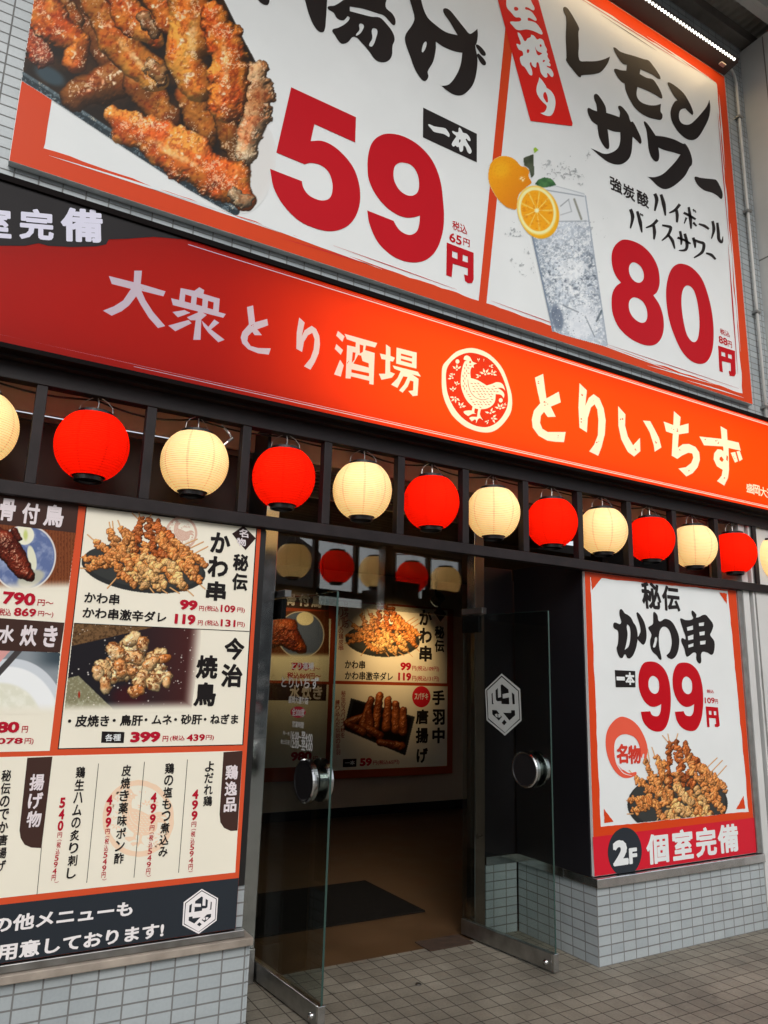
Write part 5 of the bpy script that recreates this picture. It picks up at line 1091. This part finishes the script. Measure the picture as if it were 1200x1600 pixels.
# ------------------------------------------------------------------ menu board
MP = wallplane(0.0)
mb = thing('menu_board', 'large orange framed menu board of chicken dishes over a dark bottom strip', 'menu board', (0.3, 0.02, 0.46))
B().box(-1.5, 1.2135, 0.0, 0.048, 0.462, 2.162).build('panel', I_ORM, mb)
pr = Print(MP, mb); mx = dict(ox=0, oy=750, k=2.857); my = dict(ox=0, oy=1150, k=2.857)
def M1(*p): return [(a/2.857, 750+b/2.857) for a, b in p]
def M2(*p): return [(a/2.857, 1150+b/2.857) for a, b in p]
def zrow(pxl): return MP.at(*pxl)[2]
def mx_(x, z): return px_(x, z, 0.0)
def cell(part, mat, pxtl, pxbr, off):
    a, b = MP.at(*pxtl), MP.at(*pxbr); pr.poly(part, mat, [[mx_(a[0], a[2]), mx_(b[0], a[2]), mx_(b[0], b[2]), mx_(a[0], b[2])]], off); return a[0], b[0], a[2], b[2]
# thin dark keylines under the cream cells
cell('keyline', I_TXT, M1((384, 116))[0], M1((1086, 1184))[0], 0.0006); RC = cell('cell', I_CREAM, M1((388, 120))[0], M1((1081, 1180))[0], 0.001)
pr.poly('cell', I_CREAM, [[mx_(-0.62, RC[2]), M1((352, 107))[0], M1((222, 1209))[0], mx_(-0.62, zrow(M1((222, 1209))[0]))]], 0.001)
pr.poly('cell', I_CREAM, [[mx_(-0.62, zrow(M2((1083, 66))[0])), M2((1083, 66))[0], M2((1050, 609))[0], mx_(-0.62, zrow(M2((1050, 609))[0]))]], 0.001)
zb = zrow(M2((1068, 633))[0]); pr.poly('notice_strip', I_NAVY, [[mx_(-1.5, zb), mx_(1.2132, zb), mx_(1.2132, 0.4625), mx_(-1.5, 0.4625)]], 0.001)
for a, b in ((((440, 123), (387, 655))), ((645, 115), (598, 632)), ((837, 105), (797, 610)), ((185, 498), (165, 708))):
    (x0, y0), (x1, y1) = M2(a, b); pr.poly('column_line', I_TXT, [[(x0-0.45, y0), (x0+0.45, y0), (x1+0.45, y1), (x1-0.45, y1)]], 0.002)
a = M1((330, 639), (1113, 676)); pr.poly('column_line', I_TXT, [[(a[0][0], a[0][1]-0.5), (a[1][0], a[1][1]-0.5), (a[1][0], a[1][1]+0.6), (a[0][0], a[0][1]+0.6)]], 0.0025)
# dark headers and tabs
pr.poly('header', I_DKB, [[mx_(-0.62, RC[2]), M1((352, 107))[0], M1((338, 236))[0], M1((-400, 152))[0]]], 0.002)
pr.poly('header', I_DKB, [M1((-400, 588), (288, 637), (268, 770), (-400, 748))], 0.002)
pr.poly('tab', I_DKB, [[*M2((998, 72), (1083, 66), (1060, 422)), *trace("1030,424 1000,410 984,385 980,350", 0, 1150, 2.857, False)]], 0.002)
pr.poly('tab', I_DKB, [[*M2((122, 97), (234, 92), (185, 500)), *trace("140,498 110,485 92,455 87,420", 0, 1150, 2.857, False)]], 0.002)
def m1(part, mat, t, lb, rt, off=0.003, w=0.03, s=0): pr.text(part, mat, t, M1(lb)[0], M1(rt)[0], off, w, s)
def m2(part, mat, t, lb, rt, off=0.003, w=0.03, s=0): pr.text(part, mat, t, M2(lb)[0], M2(rt)[0], off, w, s)
LW = ink((214, 205, 208))
for ch, lb, rt in (('骨', (-8, 178), (76, 88)), ('付', (92, 192), (182, 108)), ('鳥', (190, 203), (290, 116))): m1('header_lettering', LW, ch, lb, rt, w=0.034)
for ch, lb, rt in (('水', (-12, 728), (70, 650)), ('炊', (85, 740), (172, 650)), ('き', (188, 745), (262, 652))): m1('header_lettering', LW, ch, lb, rt, w=0.036)
m1('price_lettering', I_PRICE, '790', (8, 553), (162, 506), w=0.045); m1('price_lettering', I_PRICE, '円～', (166, 560), (240, 537), w=0.012)
m1('price_lettering', I_PRICE, '税込', (-6, 604), (52, 575), w=0.014); m1('price_lettering', I_PRICE, '869', (60, 606), (164, 575), w=0.03); m1('price_lettering', I_PRICE, '円～)', (168, 611), (240, 588), w=0.012)
m1('price_lettering', I_PRICE, '980', (-70, 1130), (90, 1078), w=0.045); m1('price_lettering', I_PRICE, '円', (96, 1128), (126, 1098), w=0.016); m1('price_lettering', I_PRICE, '1,078', (-60, 1184), (104, 1150), w=0.03); m1('price_lettering', I_PRICE, '円)', (108, 1182), (152, 1152), w=0.012)
pr.poly('tag_diamond', ink((44, 28, 26)), [M1((1087, 204), (1142, 260), (1096, 313), (1036, 240))], 0.002)
m1('tag_lettering', LW, '名', (1070, 254), (1112, 222), w=0.028, s=-0.15); m1('tag_lettering', LW, '物', (1060, 292), (1102, 262), w=0.028, s=-0.15)
for ch, lb, rt in (('秘', (1037, 402), (1112, 334)), ('伝', (1033, 490), (1108, 420)), ('か', (936, 322), (1032, 240)), ('わ', (924, 430), (1022, 346)), ('串', (917, 536), (1012, 456))): m1('dish_lettering', I_TXT, ch, lb, rt, w=0.040)
m1('dish_lettering', I_TXT, 'かわ串', (374, 548), (536, 510), w=0.026); m1('dish_lettering', I_TXT, 'かわ串激辛ダレ', (366, 616), (745, 590), w=0.028)
for z_, pz, tax in (((800, 578), '99', '109'), ((778, 642), '119', '131')):
    x, y = z_; m1('price_lettering', I_PRICE, pz, (x, y), (884-(9 if pz == '119' else 0), y-40), w=0.055); m1('price_lettering', I_PRICE, '円', (888-(5 if pz == '119' else 0), y+6), (911-(5 if pz == '119' else 0), y-15), w=0.014)
    m1('price_lettering', I_PRICE, '(税込', (914, y+9), (978, y-14), w=0.012); m1('price_lettering', I_PRICE, tax, (984, y+11), (1052, y-17), w=0.03); m1('price_lettering', I_PRICE, '円)', (1058, y+15), (1094, y-7), w=0.012)
for ch, lb, rt in (('今', (998, 802), (1094, 706)), ('治', (984, 924), (1086, 822)), ('焼', (872, 886), (976, 784)), ('鳥', (862, 1010), (968, 904))): m1('dish_lettering', I_TXT, ch, lb, rt, w=0.040)
m1('dish_lettering', I_TXT, '・皮焼き', (300, 1103), (490, 1049), w=0.03); m1('dish_lettering', I_TXT, '・鳥肝', (500, 1098), (640, 1048), w=0.03); m1('dish_lettering', I_TXT, '・ムネ', (643, 1092), (770, 1048), w=0.03); m1('dish_lettering', I_TXT, '・砂肝', (775, 1092), (904, 1046), w=0.03); m1('dish_lettering', I_TXT, '・ねぎま', (908, 1090), (1065, 1045), w=0.03)
pr.poly('unit_tag', I_BLK, [M1((455, 1122), (556, 1125), (552, 1174), (451, 1173))], 0.002); m1('unit_lettering', I_WHITE, '各種', (468, 1166), (541, 1133), w=0.016)
m1('price_lettering', I_PRICE, '399', (580, 1172), (718, 1122), w=0.055); m1('price_lettering', I_PRICE, '円', (725, 1168), (752, 1142), w=0.016); m1('price_lettering', I_PRICE, '(税込', (758, 1167), (826, 1140), w=0.012); m1('price_lettering', I_PRICE, '439', (832, 1166), (916, 1134), w=0.032); m1('price_lettering', I_PRICE, '円)', (918, 1163), (956, 1138), w=0.012)
def mv(part, mat, t, top, bot_, w, wt, off=0.003): a, b = M2(top, bot_); pr.vtext(part, mat, t, a, b, w/2.857, off, wt)
mv('tab_lettering', LW, '鶏逸品', (1036, 128), (1026, 345), 60, 0.03); mv('tab_lettering', LW, '揚げ物', (168, 168), (148, 415), 74, 0.03)
mv('dish_lettering', I_TXT, 'よだれ鶏', (937, 112), (926, 318), 43, 0.024); mv('dish_lettering', I_TXT, '鶏の塩もつ煮込み', (759, 120), (726, 545), 45, 0.024); mv('dish_lettering', I_TXT, '皮焼き薬味ポン酢', (567, 128), (528, 576), 47, 0.024); mv('dish_lettering', I_TXT, '鶏生ハムの炙り刺し', (362, 136), (316, 642), 47, 0.024); mv('dish_lettering', I_TXT, '秘伝のでか唐揚げ', (30, 150), (2, 610), 50, 0.024)
for top, bot_, t, tt, dy in (((873, 238), (867, 380), '499', '594', 0), ((687, 252), (680, 396), '499', '549', 0), ((490, 262), (482, 412), '499', '549', 0), ((281, 274), (268, 428), '540', '594', 0)):
    mv('price_lettering', I_PRICE, t, top, bot_, 31, 0.04); sx = (bot_[0]-top[0])/(bot_[1]-top[1])
    mv('price_lettering', I_PRICE, '円', (bot_[0]-1, bot_[1]+2), (bot_[0]-2, bot_[1]+28), 23, 0.012)
    e = {'594': 200, '549': 205}[tt]; mv('price_lettering', I_PRICE, '税込'+tt+'円', (bot_[0]-4, bot_[1]+44), (bot_[0]-4+sx*e*1.6, bot_[1]+44+e*0.88), 21, 0.012)
    x, y = bot_; m2('price_lettering', I_PRICE, '︵', (x-14, y+42), (x+8, y+34), w=0.01); m2('price_lettering', I_PRICE, '︶', (x-26, y+44+e*0.88+8), (x-6, y+44+e*0.88), w=0.01)
m2('notice_lettering', I_WTXT, 'の他メニューも', (-40, 884), (596, 734), w=0.034, s=0)
m2('notice_lettering', I_WTXT, 'ご用意しております!', (-110, 1022), (735, 828), w=0.034)
def unshear(part, name):
    pass
pr.build()
# pale hen seals printed behind the dishes
sl2 = Print(MP, mb); sl2.merge = True
def seal(cx, cy, rx, ry, mat, off, seed):
    def mp2(L): # emblem pixels -> seal pixels
        return [((x-745)/54.5*rx+cx, (y-609)/66*ry*0.97+cy) for x, y in L]
    o_ = ellipse(cx, cy, rx, ry, 0, 48, 0.02, seed); i_ = ellipse(cx, cy, rx*0.86, ry*0.86, 0, 48)
    sl2.poly('hen_seal', mat, [o_, i_], off); k_ = 0.92
    sl2.poly('hen_seal', mat, [mp2(hen)]+[mp2(d) for d in dash], off)
    for L in sprig: sl2.poly('hen_seal', mat, [mp2(L)], off)
seal(*M2((617, 368))[0], 56, 60, ink((229, 200, 172)), 0.0012, 1)
seal(*M1((809, 238))[0], 25, 26, ink((205, 168, 150)), 0.0013, 2)
# hexagonal house mark
def hexmark(add, dark):
    hx = dict(ox=0, oy=0, k=1)
    t2 = lambda s: trace(s, 0, 0, 1, False)
    return [[t2("605,150 1040,400 1000,1000 520,1360 85,1125 120,510"), t2("605,188 1008,418 972,983 525,1308 122,1098 157,537")],
            [t2("605,215 985,430 955,965 520,1300 140,1080 180,545"), t2("600,355 635,375 620,600 700,605 710,415 770,455 755,640 720,670 615,680 610,735 405,770 415,635 580,635 585,550 420,545 430,480"), t2("345,545 320,780 260,785 275,595"), t2("845,490 875,510 860,705 805,715 830,690"), t2("260,905 355,890 360,940 570,910 405,1080 250,1000"), t2("740,840 855,820 850,905 680,1045 600,985"), t2("540,1045 605,1100 540,1155 475,1110")],
            [t2("640,930 700,915 690,990 630,985")], [t2("720,910 785,910 760,960 710,985")]]
for grp in hexmark(0, 0): sl2.poly('house_mark', I_WTXT, [[(280+x/17.14, 1380+y/17.14) for x, y in L] for L in grp], 0.002)
sl2.build()
# food photographs on the board
cv = Canvas(122, 798, 330, 936, 1.5, (226, 221, 204), seed=5)
skewers(cv, lambda x, y: (100+x/3.75, 780+y/3.75), 1/3.75, 7)
cv.build('skewer_picture', MP, 0.0016, mb)
cv = Canvas(96, 973, 314, 1114, 1.5, (226, 221, 204), 1.0, seed=9)
def c3(x, y): return (90+x/3.75, 960+y/3.75)
cv.over((34, 32, 36), np.ones_like(cv.X)); cv.over((74, 36, 34), np.clip((cv.X-190)/110, 0, 1)*0.9); cv.over((58, 26, 30), sstep(1, 0.3, cv.ell(*c3(420, 480), 40, 25)))
m = cv.soft(cv.inside([c3(60, 40), c3(640, 40), c3(560, 75), c3(60, 190)]), 1); cv.over((112, 84, 56), m); cv.over((70, 50, 32), m*np.clip((cv.n(3, 3)-0.42)*3, 0, 1))
m = cv.soft(cv.inside([c3(30, 380), c3(122, 360), c3(330, 560), c3(30, 600)]), 1); cv.over((126, 122, 94), m); cv.over((160, 160, 134), m*np.clip((cv.n(3, 4)-0.5)*4, 0, 1)); cv.over((150, 40, 24), sstep(1, 0.5, cv.ell(*c3(126, 470), 2.2, 7)))
rnd = random.Random(4)
for (x, y, r) in ((440, 300, 100), (340, 330, 80), (540, 330, 80), (430, 210, 70), (400, 290, 60), (500, 320, 58), (340, 360, 48), (540, 360, 52), (430, 210, 52), (430, 150, 52), (500, 175, 40), (340, 225, 58), (455, 255, 52), (575, 245, 55), (620, 260, 34), (270, 330, 56), (370, 320, 52), (240, 345, 40), (545, 290, 44), (280, 415, 44), (490, 380, 56), (610, 370, 52), (460, 450, 46), (560, 415, 40), (640, 400, 30), (440, 335, 30)):
    t_ = rnd.random(); a = rnd.uniform(0, 3.1); dx, dy = math.cos(a)*r*0.4, math.sin(a)*r*0.4; p0, p1 = c3(x-dx, y-dy), c3(x+dx, y+dy)
    cv.blob([(p0[0], p0[1], r*0.86/3.75), (p1[0], p1[1], r*0.78/3.75)], (236, 204, 150), (206, 120, 58) if t_ < 0.6 else (222, 176, 116), lump=0.55, cell=9, bumpa=0.20, spec=0.2, dark=0.46, seed=rnd.randint(0, 999), fine=0.4, gloss=0.25)
ch = cv.n(3.5, 33, 3); cv.over((96, 44, 16), np.clip((ch-0.55)*7, 0, 0.8)*(cv.rgb.min(-1) > 60)*(cv.Y < 1092)*sstep(1.0, 0.7, cv.ell(*c3(440, 300), 66, 58)), False)
for _ in range(110):
    x, y = c3(rnd.uniform(60, 800), rnd.uniform(60, 540)); r = rnd.choice((0.4, 0.5, 0.6, 1.1)); cv.over((225, 220, 212), sstep(r+0.4, r-0.2, np.hypot(cv.X-x, cv.Y-y))*0.8)
fd = np.maximum(sstep(c3(760, 0)[0], c3(850, 0)[0], cv.X+(cv.Y-1000)*0.1), sstep(c3(0, 500)[1], c3(0, 566)[1], cv.Y+(cv.X-200)*0.02)); cv.over((226, 221, 204), fd)
cv.build('grilled_chicken_picture', MP, 0.0018, mb, clip=M1((331, 641), (905, 667), (850, 1045), (286, 1050)))
cv = Canvas(-40, 806, 120, 926, 1.3, (120, 66, 38), 1.0, seed=12)
gr = fbm(cv.h, cv.w, 3, 5); cv.over((84, 40, 22), np.clip((np.sin(cv.X*1.3+gr*6)*0.5+gr-0.4), 0, 0.8)); e = cv.ell(38, 872, 48, 52, 0.5)
cv.over((214, 210, 206), sstep(1.03, 1.0, e)); cv.over((92, 108, 150), sstep(0.98, 0.95, e)); cv.over((140, 152, 182), sstep(0.98, 0.9, e)*np.clip((cv.n(9, 6)-0.45)*3, 0, 1)); cv.over((176, 176, 160), sstep(1, 0.7, cv.ell(48, 904, 26, 14, -0.4)))
cv.over((224, 222, 200), sstep(1.02, 0.9, cv.ell(38, 836, 16, 16))); cv.over((190, 200, 120), sstep(1, 0.3, cv.ell(40, 836, 5, 12))); cv.over((214, 214, 190), sstep(1, 0.8, cv.ell(50, 872, 7, 22, -0.2)))
cv.blob([(-30, 850, 34), (8, 850, 24), (34, 888, 16), (46, 900, 9)], (128, 44, 26), (92, 30, 20), lump=0.3, cell=10, bumpa=0.18, spec=0.7, dark=0.35, seed=3); cv.blob([(22, 828, 5), (30, 842, 5)], (60, 20, 16), (90, 30, 20), lump=0.5, cell=4, spec=0.3, seed=5)
cv.over((226, 221, 204), sstep(906, 922, cv.Y+cv.X*0.02))
cv.build('bone_in_chicken_picture', MP, 0.0016, mb, clip=M1((-60, 185), (338, 232), (303, 497), (-60, 480)))
cv = Canvas(-40, 1010, 94, 1118, 1.3, (132, 140, 146), 1.0, seed=13)
cv.over((58, 70, 78), sstep(40, 90, cv.X)*sstep(1052, 1030, cv.Y)); cv.over((196, 202, 208), sstep(1.02, 1.0, cv.ell(18, 1124, 84, 94))); cv.over((228, 231, 232), sstep(1.0, 0.96, cv.ell(14, 1128, 80, 88))); cv.over((214, 214, 196), sstep(1.0, 0.9, cv.ell(2, 1130, 66, 66))); cv.over((226, 226, 212), sstep(1.0, 0.9, cv.ell(2, 1130, 66, 66))*np.clip((cv.n(12, 3)-0.45)*4, 0, 1))
cv.line(-8, 1058, 30, 1016, 4.5, (66, 62, 62)); cv.over((206, 150, 146), cv.inside([(-40, 1010), (22, 1010), (-10, 1046), (-40, 1052)]))
cv.over((226, 221, 204), sstep(1096, 1116, cv.Y))
cv.build('hotpot_picture', MP, 0.0016, mb, clip=M1((-60, 757), (268, 772), (238, 1045), (-60, 1045)))

# ------------------------------------------------------------------ poster board on the wall inside
IP = wallplane(4.40)
ib = thing('indoor_menu_board', 'orange framed menu board on the beige wall inside the shop', 'menu board', (4.5, 4.42, 0.5))
def ip(x, y): return (380+x/3.0, 800+y/3.0)
def ix(x, y): return IP.at(*ip(x, y))
tr_, br_ = ix(985, 455), ix(982, 1222)
x1i = tr_[0]; x0i = 2.55; z1i = tr_[2]; z0i = ix(980, 1225)[2]
B().box(x0i, x1i, 4.40, 4.428, z0i, z1i).build('panel', ink((150, 62, 34)), ib)
pr = Print(IP, ib)
def icell(a, b, mat, part='cell', off=0.001):
    A, Bq = ix(*a), ix(*b); q = lambda x, z: px_(x, z, 4.40); pr.poly(part, mat, [[q(A[0], A[2]), q(Bq[0], A[2]), q(Bq[0], Bq[2]), q(A[0], Bq[2])]], off)
icell((447, 420), (955, 803), I_CREAM); icell((420, 806), (955, 1190), I_CREAM); icell((-40, 470), (400, 795), I_CREAM); icell((-60, 800), (385, 1190), I_CREAM)
icell((-40, 372), (400, 462), I_DKB, 'header', 0.002); icell((-40, 798), (388, 885), I_DKB, 'header', 0.002)
def i1(t, lb, rt, w=0.03, mat=I_TXT, part='lettering'): pr.text(part, mat, t, ip(*lb), ip(*rt), 0.003, w)
for ch, lb, rt in (('骨', (200, 436), (250, 385)), ('付', (258, 440), (315, 386)), ('鳥', (318, 446), (372, 392)), ('水', (215, 880), (268, 812)), ('炊', (272, 880), (322, 812)), ('き', (326, 878), (372, 815))): i1(ch, lb, rt, 0.036, LW, 'header_lettering')
for ch, lb, rt in (('か', (825, 530), (885, 462)), ('わ', (825, 614), (885, 545)), ('串', (825, 700), (885, 628)), ('秘', (897, 592), (943, 535)), ('伝', (897, 656), (943, 600)), ('手', (886, 905), (945, 835)), ('羽', (886, 998), (945, 925)), ('中', (886, 1085), (945, 1010)), ('唐', (808, 995), (868, 925)), ('揚', (808, 1085), (868, 1010)), ('げ', (812, 1178), (866, 1105))): i1(ch, lb, rt, 0.04)
i1('かわ串', (476, 734), (572, 697), 0.024); i1('かわ串激辛ダレ', (476, 786), (702, 752), 0.02)
i1('99', (736, 742), (788, 706), 0.05, I_PRICE, 'price_lettering'); i1('円(税込109円)', (792, 746), (918, 724), 0.014, I_PRICE, 'price_lettering'); i1('119', (726, 790), (788, 754), 0.05, I_PRICE, 'price_lettering'); i1('円(税込131円)', (792, 794), (918, 770), 0.014, I_PRICE, 'price_lettering')
icell((468, 1158), (530, 1194), I_BLK, 'unit_tag', 0.002); pr.text('unit_lettering', I_WHITE, '一本', ip(476, 1187), ip(524, 1164), 0.003, 0.03); i1('59', (546, 1192), (604, 1152), 0.05, I_PRICE, 'price_lettering'); i1('円(税込65円)', (608, 1188), (732, 1160), 0.014, I_PRICE, 'price_lettering')
i1('790', (225, 742), (310, 708), 0.05, I_PRICE, 'price_lettering'); i1('円～', (314, 745), (360, 726), 0.014, I_PRICE, 'price_lettering'); i1('税込869円～', (205, 780), (365, 755), 0.02, I_PRICE, 'price_lettering'); i1('980', (222, 1168), (322, 1122), 0.05, I_PRICE, 'price_lettering'); i1('円', (326, 1166), (350, 1145), 0.014, I_PRICE, 'price_lettering')
pr.vtext('note_lettering', ink((150, 60, 50)), '甘辛タレの', ip(482, 420), ip(482, 545), 8, 0.003, 0.01); pr.vtext('note_lettering', ink((150, 60, 50)), 'パリパリの鶏皮串', ip(458, 440), ip(458, 650), 8, 0.003, 0.01)
pr.vtext('note_lettering', ink((150, 60, 50)), '秘伝のスパイス粉を', ip(470, 838), ip(466, 1060), 7, 0.003, 0.01); pr.vtext('note_lettering', ink((150, 60, 50)), '練り込んだ伝説の手羽', ip(442, 880), ip(445, 1140), 7, 0.003, 0.01)
el = [ip(*p) for p in ellipse(835, 866, 43, 50, 0, 32)]; pr.poly('stamp', I_BAND, [el], 0.002); pr.text('stamp_lettering', I_WHITE, 'スパチキ', ip(803, 880), ip(867, 848), 0.003, 0.025)
pr.poly('tag_diamond', ink((44, 28, 26)), [[ip(920, 440), ip(952, 478), ip(925, 515), ip(893, 470)]], 0.002)
pr.build()
cv = Canvas(526, 930, 668, 1034, 1.2, (226, 221, 204), seed=15)
mp = affine([(105, 350), (830, 430), (440, 85)], [ip(480, 585), ip(828, 600), ip(640, 425)]); skewers(cv, mp, 0.155, 21)
cv.build('skewer_picture', IP, 0.0016, ib)
cv = Canvas(528, 1074, 654, 1186, 1.1, (226, 221, 204), seed=16)
tray = [ip(*p) for p in ((505, 872), (805, 960), (760, 1142), (470, 1020))]; cv.over((40, 42, 46), cv.soft(cv.inside(tray), 1)); tray2 = [ip(*p) for p in ((518, 886), (790, 966), (750, 1125), (486, 1014))]; cv.over((22, 18, 16), cv.soft(cv.inside(tray2), 1))
rnd = random.Random(8)
for (x0, y0, x1, y1) in ((560, 960, 490, 990), (600, 880, 560, 1000), (640, 860, 620, 1010), (680, 880, 670, 1010), (715, 900, 715, 1020), (750, 930, 750, 1030), (590, 940, 600, 1040), (560, 1000, 640, 1050), (500, 1000, 560, 1030), (640, 1080, 740, 1098)):
    a, b = ip(x0, y0), ip(x1, y1); cv.blob([(*a, 6), (*b, 7.5)], (176, 92, 46), (120, 54, 26), lump=0.3, cell=6, spec=0.5, dark=0.35, seed=rnd.randint(0, 999))
cv.build('wings_picture', IP, 0.0016, ib)
cv = Canvas(405, 955, 514, 1030, 1.1, (90, 48, 28), 1.0, seed=17)
e = cv.ell(*ip(270, 575), 36, 36, 0.3); cv.over((206, 202, 198), sstep(1.04, 1.0, e)); cv.over((84, 96, 130), sstep(1.0, 0.96, e)); cv.over((222, 214, 190), sstep(1, .9, cv.ell(*ip(290, 500), 14, 11)))
p0, p1, p2 = ip(90, 560), ip(190, 560), ip(270, 640); cv.blob([(*p0, 26), (*p1, 24), (*p2, 10)], (168, 76, 34), (124, 46, 24), lump=0.3, cell=8, spec=0.5, dark=0.4, seed=4); cv.over((226, 221, 204), sstep(1018, 1028, cv.Y))
cv.build('bone_in_chicken_picture', IP, 0.0016, ib)

# ------------------------------------------------------------------ film lettering on the door leaves
def leaf_plane(root, ang, off):
    u = np.array((math.cos(ang), math.sin(ang), 0)); n = np.array((u[1], -u[0], 0))
    if (CAM-np.array(root.location)) @ n < 0: n = -n
    return Plane(np.array(root.location)+n*off, n, u)
class LeafPrint(Print):
    def build(s):
        for (part, _), (mat, v, f) in s.d.items():
            me = bpy.data.meshes.new(part); me.from_pydata(v, [], f); me.update(); o = bpy.data.objects.new(part, me); COL.objects.link(o); me.materials.append(mat)
            me.transform((Matrix.Translation(s.parent.location) @ Matrix.Rotation(s.parent.rotation_euler.z, 4, 'Z')).inverted()); o.parent = s.parent
pl_r = leaf_plane(rl, ra, 0.006); lp = LeafPrint(pl_r, rl)
c_, rx_, rz_ = (786.5, 1101), 28.5, 49
for grp in hexmark(0, 0): lp.poly('house_mark', ETCH, [[(c_[0]-(x-562)/478*rx_, c_[1]+(y-755-(x-562)*-0.13)/605*rz_) for x, y in L] for L in grp], 0.0)
lp.build()
pl_l = leaf_plane(ll, la, 0.006); lp = LeafPrint(pl_l, ll); FW = principled('white_film', (0.55, 0.55, 0.55), 0.5)
def il(t, lb, rt, w=0.02, part='film_lettering', mat=FW): lp.text(part, mat, t, ip(*lb), ip(*rt), 0.0, w)
il('とり酒場', (228, 738), (332, 705), 0.02); il('とりいちず', (178, 822), (355, 775), 0.02); il('盛岡大通り店', (212, 895), (306, 868), 0.02)
lp.poly('seat_badge', ink((150, 24, 40)), [[ip(*p) for p in ellipse(257, 938, 36, 27, 0, 24)]], 0.0); lp.text('badge_lettering', FW, '全200席', ip(228, 955), ip(288, 922), 0.001, 0.02)
il('営業時間', (230, 1008), (284, 985), 0.01); il('月～木', (185, 1045), (218, 1030), 0.01); il('16:00~翌4:00', (222, 1066), (326, 1036), 0.02); il('金土日祝', (175, 1085), (218, 1070), 0.01); il('12:00~翌4:00', (222, 1106), (326, 1076), 0.02)
lp.build()
